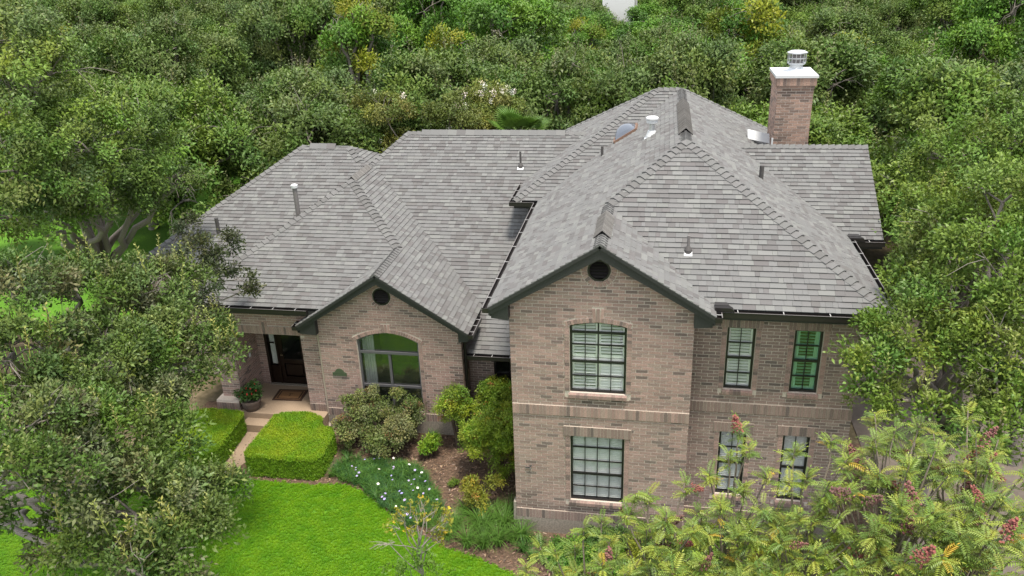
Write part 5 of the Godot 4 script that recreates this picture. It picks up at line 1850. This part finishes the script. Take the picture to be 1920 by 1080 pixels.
	bush("foundation_shrub", "bright green low shrub in front of the wing wall", "shrub", Vector3(1.75, GROUND, 1.25), dome, spray(44, 0.12, 0.06, 0.035, 0.7, 1), 46.0, [Color(0.1, 0.21, 0.025), Color(0.075, 0.17, 0.025)], 4, 0.2)
	for s in [[3.4, 0.9], [4.6, 0.6], [5.8, 0.5], [6.9, 0.6], [4.0, 1.6], [5.4, 1.5], [6.6, 1.7]]:
		dome = []
		for k in 7:
			dome.append([Vector3(rng.randf_range(-0.5, 0.5), rng.randf_range(0.2, 0.6), rng.randf_range(-0.35, 0.35)), Vector3(0.34, 0.28, 0.34)])
		bush("yellow_shrub", "lime green shrub under the sumacs along the recessed wall", "shrub", Vector3(s[0], GROUND, s[1]), dome, nan, 34.0, [Color(0.16, 0.2, 0.02), Color(0.1, 0.16, 0.022)], 6, 0.3, [], 0, "lime shrubs under the sumacs")

var straps := {}
func strap_mat(c: Color) -> Material:
	if not straps.has(c):
		leaf_mat("strap_%d" % straps.size(), 0.4)
		var m: StandardMaterial3D = M["strap_%d" % straps.size()]
		m.albedo_color = c.linear_to_srgb()
		straps[c] = m
	return straps[c]

# sumacs: slender stems, whorls of pinnate leaves at the branch ends, red fruit
func sumacs() -> void:
	var leaves := [pinnate(8, 0.23, 0.065, 0.018), pinnate(7, 0.18, 0.058, 0.017)]
	var tints := [Color(0.19, 0.26, 0.037), Color(0.25, 0.3, 0.055), Color(0.12, 0.19, 0.035), Color(0.17, 0.24, 0.05), Color(0.1, 0.17, 0.034)]
	var fruit := MB.new()
	for k in 90:
		var t := pow(rng.randf(), 0.8)
		var a := rng.randf() * TAU
		var r := 0.075 * (1.0 - t * 0.7) * sqrt(rng.randf())
		var p := Vector3(cos(a) * r, t * 0.26, sin(a) * r)
		var s := rng.randf_range(0.009, 0.016)
		var g := rng.randf_range(0.6, 1.3)
		fruit.lathe([Vector2(0, -s), Vector2(s, 0), Vector2(0, s)], p, 5, Color(g, g * rng.randf_range(0.7, 1.2), g))
	var fruit_mesh := fruit.mesh()
	var fm := [lin(0.2, 0.09, 0.075), lin(0.26, 0.09, 0.07), lin(0.14, 0.075, 0.06)]
	var mats := []
	for k in 3:
		mats.append(mat("fruit_%d" % k, fm[k], 0.8, true))
	# tip positions in the photograph: [x, y, distance, ...] per plant
	var groups := [
		["slender sumac with red fruit heads on the lawn edge below the wing window", [[1095, 985, 12.6], [1040, 1030, 12.4], [985, 1060, 12.2], [1145, 1010, 12.5], [1130, 1055, 12.2], [1070, 1085, 12.0], [1180, 1070, 12.1]]],
		["tall sumac crossing the lower corner of the wing window", [[1190, 925, 12.6], [1250, 960, 12.2], [1285, 905, 12.8], [1230, 1020, 12.0], [1300, 985, 12.0], [1175, 965, 12.5], [1265, 1065, 11.7], [1320, 1050, 11.8]]],
		["straight-stemmed sumac in front of the recessed blinds window", [[1388, 800, 12.8], [1405, 840, 12.6], [1365, 850, 12.7], [1440, 880, 12.6], [1330, 885, 12.7], [1395, 910, 12.3], [1350, 945, 12.1], [1430, 945, 12.0], [1385, 1000, 11.8], [1330, 1000, 12.0]]],
		["bushy sumac beside the second blinds window", [[1490, 840, 12.6], [1515, 885, 12.2], [1480, 905, 12.2], [1560, 820, 12.7], [1590, 860, 12.4], [1555, 905, 12.0], [1500, 960, 11.8], [1575, 965, 11.7], [1465, 1010, 11.7], [1530, 1030, 11.5], [1420, 1050, 11.6]]],
		["widest sumac with pale yellow-green leaves near the corner oak", [[1640, 820, 12.4], [1680, 800, 12.6], [1725, 795, 12.6], [1760, 830, 12.2], [1650, 880, 12.0], [1705, 870, 12.0], [1780, 890, 11.8], [1620, 930, 11.8], [1690, 945, 11.5], [1750, 960, 11.4], [1640, 1000, 11.4], [1700, 1040, 11.2], [1600, 1060, 11.3], [1770, 1040, 11.1]]],
		["sumac with yellowing tips rising beside the driveway", [[1815, 770, 12.8], [1830, 820, 12.4], [1860, 860, 12.2], [1800, 860, 12.2], [1880, 920, 11.8], [1830, 930, 11.7], [1900, 990, 11.4], [1850, 1010, 11.3], [1920, 890, 12.0], [1800, 1000, 11.4], [1880, 1070, 11.0], [1930, 1040, 11.2]]]]
	for g in groups:
		var tips := []
		var mean := Vector3.ZERO
		for s in g[1]:
			var p := at_px(s[0], s[1], s[2])
			tips.append(p)
			mean += p
		mean /= tips.size()
		var base := Vector3(mean.x, GROUND, mean.z - 0.3)
		var t := thing("sumac", g[0], "tree", base)
		var mb := MB.new()
		var fork := Vector3(0, maxf(mean.y - GROUND - 2.4, 0.8), 0)
		mb.tube([Vector3(0, -0.2, 0), fork * 0.5 + Vector3(0.06, 0, 0.03), fork], [0.05, 0.042, 0.036], 7, Color(0.42, 0.36, 0.3), false)
		part(t, "trunk", mb, M.bark)
		mb = MB.new()
		var sets := [[], []]; var cols := [[], []]
		var all := tips.duplicate()
		# side shoots fill the crown between and below the leading tips
		for i in tips.size():
			var p: Vector3 = tips[i]
			for k in (4 if g[1][i][1] > 940 or g[1][i][0] > 1610 else 0 if g[1][i][0] > 1300 and g[1][i][1] < 900 else 1):
				all.append(p + Vector3(rng.randf_range(-0.55, 0.55), rng.randf_range(-0.75, -0.2), rng.randf_range(-0.6, 0.35)))
		for p in all:
			var e: Vector3 = p - base
			limb(mb, fork.lerp(Vector3(e.x * 0.4, e.y - 0.9, e.z * 0.4), 0.6), e, 0.022, 0.008, 0.06, Color(0.4, 0.34, 0.27), 5)
			var n := 12 + rng.randi() % 6
			for k in n:
				var a := k * 2.4 + rng.randf() * 0.4
				var el := rng.randf_range(-0.2, 1.0)
				var d := Vector3(cos(a) * cos(el), sin(el), sin(a) * cos(el))
				var x := Vector3.UP.cross(d).normalized()
				var b := Basis(x, d.cross(x), d).scaled(Vector3.ONE * rng.randf_range(0.7, 1.1))
				var which := rng.randi() % 2
				sets[which].append(Transform3D(b, e - Vector3.UP * rng.randf() * 0.25))
				var tc: Color = tints[rng.randi() % tints.size()]
				if rng.randf() < 0.02:
					tc = Color(0.42, 0.3, 0.04)
				cols[which].append(tinted(tc))
			if rng.randf() < 0.22:
				var dn := (Vector3.UP * 0.6 + rdir() * 0.7).normalized()
				share(t, "fruit_head", fruit_mesh, mats[rng.randi() % 3], Transform3D(upright(dn, rng.randf_range(0.9, 1.5)), e + Vector3(rng.randf_range(-0.12, 0.12), rng.randf_range(-0.2, 0.03), 0.08)))
		part(t, "branches", mb, M.bark)
		for k in 2:
			scatter(t, "foliage", leaves[k], M.leaf, sets[k], cols[k])
	# thin sapling with pale bare twigs by the lawn
	var base := Vector3(-1.5, GROUND, 3.0)
	var t := thing("sapling", "sparse yellowing sapling with pale bare twigs over the lawn", "tree", base)
	var mb := MB.new()
	var col := Color(0.5, 0.45, 0.4)
	var fork := at_px(788, 1010, 15.6) - base
	limb(mb, Vector3(0, -0.2, 0), fork, 0.04, 0.025, 0.1, col, 6)
	part(t, "trunk", mb, M.bark)
	mb = MB.new()
	var places := []; var cols := []
	for s in [[760, 950], [790, 940], [820, 955], [845, 965], [835, 985], [750, 970], [735, 985], [800, 970], [815, 990], [770, 990], [830, 1010], [720, 1020], [700, 1022], [780, 965]]:
		var e := at_px(s[0], s[1], 15.6 + rng.randf_range(-0.4, 0.4)) - base
		limb(mb, fork * rng.randf_range(0.55, 1.0), e, 0.016, 0.005, 0.14, col, 5)
		for k in 5:
			var q := e + rdir() * 0.12
			limb(mb, e.lerp(fork, 0.3), q, 0.005, 0.003, 0.02, col, 4)
			if s[1] < 1015:
				places.append(Transform3D(upright(Vector3.UP + rdir() * 0.5, rng.randf_range(0.7, 1.2)), q))
				cols.append(tinted(Color(0.23, 0.24, 0.03) if rng.randf() < 0.8 else Color(0.45, 0.35, 0.03)))
	for s in [[770, 1060], [800, 1070], [740, 1075], [790, 1050], [830, 1075], [760, 1085]]:
		var e := at_px(s[0], s[1], 15.2) - base
		limb(mb, Vector3(0, 0.4, 0), e, 0.014, 0.005, 0.05, col, 5)
		for k in 9:
			places.append(Transform3D(upright(Vector3.UP + rdir() * 0.5, rng.randf_range(0.8, 1.3)), e + rdir() * 0.2))
			cols.append(tinted(Color(0.09, 0.17, 0.025)))
	part(t, "branches", mb, M.bark)
	scatter(t, "foliage", spray(14, 0.09, 0.055, 0.035, 0.7, 1), M.leaf, places, cols)

# ---------------------------------------------------------------- ground
func sheet(poly: Array, y: float) -> MB:
	var p := PackedVector2Array()
	for q in poly:
		p.append(Vector2(q.x, -q.y))
	p = ccw(p)
	var mb := MB.new()
	mb.prism(p, Vector3(0, y, 0), Vector3.RIGHT, Vector3(0, 0, -1), -0.05, 0.0, Color.WHITE)
	return mb

func ground() -> void:
	structure("ground", sheet([Vector2(-420, -480), Vector2(420, -480), Vector2(420, 200), Vector2(-420, 200)], GROUND - 0.02), M.litter, "shaded leaf-littered ground under the trees")
	structure("mulch_bed", sheet([Vector2(-10.5, -4.6), Vector2(9.0, -4.6), Vector2(9.0, 5.0), Vector2(-10.5, 5.0)], GROUND - 0.006), M.soil, "brown wood mulch in the beds along the house")
	var edge := [Vector2(-14.0, -1.0), Vector2(-8.0, -0.98), Vector2(-5.5, -0.96), Vector2(-4.85, -1.1), Vector2(-4.3, -0.95), Vector2(-3.6, -0.45), Vector2(-3.04, 0.02), Vector2(-2.3, 0.52), Vector2(-1.61, 0.86), Vector2(-0.67, 1.14), Vector2(0.12, 1.5), Vector2(1.6, 2.3), Vector2(4.0, 3.2), Vector2(9.0, 4.2), Vector2(9.0, 16.0), Vector2(-22.0, 16.0), Vector2(-22.0, -1.0)]
	structure("lawn", sheet(edge, GROUND), M.turf, "vivid green mown lawn in front of the house")
	structure("side_lawn", sheet([Vector2(-40, -30), Vector2(-14.2, -30), Vector2(-14.2, -1.2), Vector2(-40, -1.2)], GROUND), M.turf, "green lawn behind the oaks beside the house")
	structure("path", sheet([Vector2(-8.55, -3.1), Vector2(-7.62, -3.1), Vector2(-7.7, -1.9), Vector2(-8.3, -0.4), Vector2(-9.3, 1.2), Vector2(-10.2, 0.6), Vector2(-9.2, -0.9), Vector2(-8.6, -2.0)], GROUND + 0.012), M.aggregate, "pebbled concrete path between the hedges")
	structure("driveway", sheet([Vector2(8.6, -14), Vector2(17, -14), Vector2(18, 3.5), Vector2(8.6, 3.5)], GROUND + 0.004), M.drive, "worn tan concrete driveway under the corner oak")
	# grass blades over the part of the lawn in view
	var turf := thing("grass", "short bright green grass blades of the front lawn", "grass", Vector3(0, GROUND, 0))
	turf.set_meta("kind", "stuff")
	var tuft := blades(18, 0.05, 0.008, 0.05, 2)
	var nz := FastNoiseLite.new()
	nz.frequency = 0.9
	nz.seed = 4
	var poly := PackedVector2Array(edge)
	var places := []; var cols := []
	for k in 95000:
		var q := Vector2(rng.randf_range(-13.5, 3.0), rng.randf_range(-1.1, 4.6))
		if not Geometry2D.is_point_in_polygon(q + Vector2(rng.randf_range(-0.07, 0.07), rng.randf_range(-0.07, 0.07)), poly):
			continue
		var u := to_px(Vector3(q.x, GROUND, q.y))
		if u.x < -20 or u.x > 1250 or u.y > 1110:
			continue
		places.append(Transform3D(Basis(Vector3.UP, rng.randf() * TAU).scaled(Vector3.ONE * rng.randf_range(0.7, 1.25)), Vector3(q.x, 0, q.y)))
		var t := clampf(nz.get_noise_2d(q.x * 2.2, q.y * 2.2) * 0.9 + 0.5, 0.0, 1.0)
		cols.append(tinted(Color(0.1, 0.27, 0.006).lerp(Color(0.165, 0.34, 0.008), t), 0.12))
	scatter(turf, "blades", tuft, M.grass, places, cols)
	# loose chips on the mulch
	var chips := thing("mulch_chips", "loose brown bark chips scattered over the beds", "mulch", Vector3(0, GROUND, 0))
	chips.set_meta("kind", "stuff")
	var chip := MB.new()
	chip.slab(Vector3(-0.035, 0, -0.01), Vector3(0.07, 0, 0), Vector3(0, 0.01, 0), Vector3(0, 0, 0.022), Color.WHITE)
	places = []; cols = []
	for k in 9000:
		var q := Vector2(rng.randf_range(-9.0, 4.0), rng.randf_range(-3.6, 2.2))
		if Geometry2D.is_point_in_polygon(q, poly) or (q.x > -0.1 and q.y < 0.05):
			continue
		places.append(Transform3D(Basis(rdir(), rng.randf() * 0.5) * Basis(Vector3.UP, rng.randf() * TAU).scaled(Vector3.ONE * rng.randf_range(0.5, 1.3)), Vector3(q.x, 0.0, q.y)))
		cols.append(tinted([Color(0.12, 0.07, 0.045), Color(0.2, 0.13, 0.09), Color(0.3, 0.21, 0.15), Color(0.06, 0.04, 0.03)][rng.randi() % 4], 0.2))
	scatter(chips, "pieces", chip.mesh(), M.chip, places, cols)

# ---------------------------------------------------------------- small things
func small_things() -> void:
	# doormat
	var d := thing("doormat", "brown bordered tan doormat with a letter T in front of the door", "doormat", Vector3(-7.72, 0.0, -4.58))
	d.rotation.y = 0.06
	var mb := MB.new()
	mb.box(Vector3(-0.46, 0.001, -0.32), Vector3(0.46, 0.014, 0.32))
	part(d, "mat_base", mb, M.mat_brown)
	mb = MB.new()
	mb.box(Vector3(-0.38, 0.014, -0.25), Vector3(0.38, 0.017, 0.25))
	part(d, "mat_ring", mb, M.mat_tan)
	mb = MB.new()
	mb.box(Vector3(-0.355, 0.017, -0.228), Vector3(0.355, 0.0195, 0.228))
	part(d, "mat_border", mb, M.mat_brown)
	mb = MB.new()
	mb.box(Vector3(-0.31, 0.0195, -0.185), Vector3(0.31, 0.022, 0.185))
	part(d, "mat_field", mb, M.mat_tan)
	var tm := TextMesh.new()
	tm.text = "T"
	tm.font = SystemFont.new()
	tm.font.font_names = ["Droid Serif"]
	tm.font_size = 64
	tm.pixel_size = 0.0032
	tm.depth = 0.002
	share(d, "letter", tm, M.mat_brown, Transform3D(Basis(Vector3.RIGHT, -PI / 2), Vector3(0, 0.0232, 0)))
	# plaque on the gable wall
	var p := thing("wall_plaque", "small arched green plaque on the brick beside the arched window", "plaque", Vector3(-5.63, 1.31, -3.69))
	mb = MB.new()
	var out := PackedVector2Array([Vector2(-0.205, 0), Vector2(0.205, 0), Vector2(0.205, 0.1)])
	out.append(Vector2(0.14, 0.115))
	for k in 9:
		var a := PI * (0.12 + 0.76 * k / 8.0)
		out.append(Vector2(cos(a) * 0.13, 0.1 + sin(a) * 0.13))
	out.append(Vector2(-0.14, 0.115)); out.append(Vector2(-0.205, 0.1))
	mb.prism(out, Vector3.ZERO, Vector3.RIGHT, Vector3.UP, 0.0, 0.022, Color.WHITE, true)
	part(p, "board", mb, M.plaque)
	mb = MB.new()
	for k in 2:
		mb.box(Vector3(-0.19, 0.012 + k * 0.072, 0.022), Vector3(0.19, 0.018 + k * 0.072, 0.026))
	part(p, "rim", mb, M.plaque)
	# flower pot
	var f := thing("flower_pot", "round clay pot of red flowers on the porch edge", "potted plant", Vector3(-8.52, 0.0, -3.72))
	mb = MB.new()
	mb.lathe([Vector2(0.0, 0.0), Vector2(0.19, 0.0), Vector2(0.25, 0.12), Vector2(0.27, 0.26), Vector2(0.29, 0.27), Vector2(0.29, 0.33), Vector2(0.26, 0.33), Vector2(0.25, 0.28), Vector2(0.0, 0.28)], Vector3.ZERO, 26, Color.WHITE)
	part(f, "pot", mb, M.pot)
	var lobes := [[Vector3(0, 0.45, 0), Vector3(0.24, 0.18, 0.24)], [Vector3(0.14, 0.6, -0.12), Vector3(0.17, 0.22, 0.17)], [Vector3(-0.12, 0.5, 0.08), Vector3(0.18, 0.15, 0.18)]]
	crown(f, lobes, spray(34, 0.1, 0.055, 0.04, 0.8, 1), 60.0, [Color(0.035, 0.08, 0.02), Color(0.05, 0.11, 0.025)], 1.0, 0.12, "foliage", 1.2)
	for k in 9:
		var q: Vector3 = [Vector3(-0.2, 0.6, 0.16), Vector3(-0.1, 0.66, 0.2), Vector3(0.1, 0.72, 0.08), Vector3(0.2, 0.84, -0.02), Vector3(-0.26, 0.5, 0.16), Vector3(0.05, 0.62, 0.22), Vector3(0.24, 0.66, 0.06), Vector3(-0.02, 0.74, 0.1), Vector3(0.14, 0.6, 0.16)][k]
		var fb := MB.new()
		for j in 7:
			var dd := (rdir() + Vector3(0, 0.4, 0.4)).normalized()
			fb.leaf(Vector3.ZERO, dd, dd.cross(rdir()).normalized(), 0.04, 0.035, Color(1, rng.randf_range(0.6, 1.6), 1))
		var o := part(f, "flower", fb, M.flower_red)
		o.position = q
	# wooden fence behind the porch oak
	var fn := thing("fence", "weathered wooden picket fence beside the side lawn", "fence", Vector3(-14.2, GROUND, -7.0))
	var a := Vector3(0.9, 0, 0.2); var b := Vector3(-5.2, 0, 3.2)
	var along := (b - a).normalized()
	var n := 44
	for k in n:
		var q := a.lerp(b, float(k) / n)
		var pk := MB.new()
		var hh := 1.75 + rng.randf() * 0.03
		var g := rng.randf_range(0.75, 1.15)
		pk.prism(PackedVector2Array([Vector2(0, 0), Vector2(0.13, 0), Vector2(0.13, hh - 0.04), Vector2(0.1, hh), Vector2(0.03, hh), Vector2(0, hh - 0.04)]), q, along, Vector3.UP, 0.0, 0.02, Color(g, g * 0.97, g * 0.93), true)
		part(fn, "picket", pk, M.fence_wood)
	for y in [0.4, 1.4]:
		var rb := MB.new()
		var side := along.cross(Vector3.UP)
		rb.bar(a + Vector3.UP * y - side * 0.03, b + Vector3.UP * y - side * 0.03, 0.04, 0.09, Color(0.9, 0.9, 0.9))
		part(fn, "rail", rb, M.fence_wood)
	# pale building seen through a gap in the far trees
	var far := at_px(1160, 16, 84.0)
	var w := thing("white_building", "pale flat-roofed building glimpsed in a gap of the far trees", "building", Vector3(far.x, GROUND, far.z - 4.0))
	mb = MB.new()
	var top := far.y - GROUND + 2.6
	mb.box(Vector3(-1.5, 0, -5), Vector3(1.5, top, 5))
	part(w, "wall", mb, M.white_wall)
	mb = MB.new()
	mb.box(Vector3(-1.7, top, -5.2), Vector3(1.7, top + 0.3, 5.2))
	part(w, "roof", mb, M.white_wall)
	for k in 2:
		mb = MB.new()
		mb.box(Vector3(-1.2 + k * 1.4, 1.0, 5.0), Vector3(-0.2 + k * 1.4, 2.4, 5.02))
		part(w, "window", mb, M.frame)

func _ready() -> void:
	rng.seed = 20240817
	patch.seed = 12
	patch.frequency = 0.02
	camera_and_light()
	materials()
	ground()
	build_house()
	small_things()
	plants()
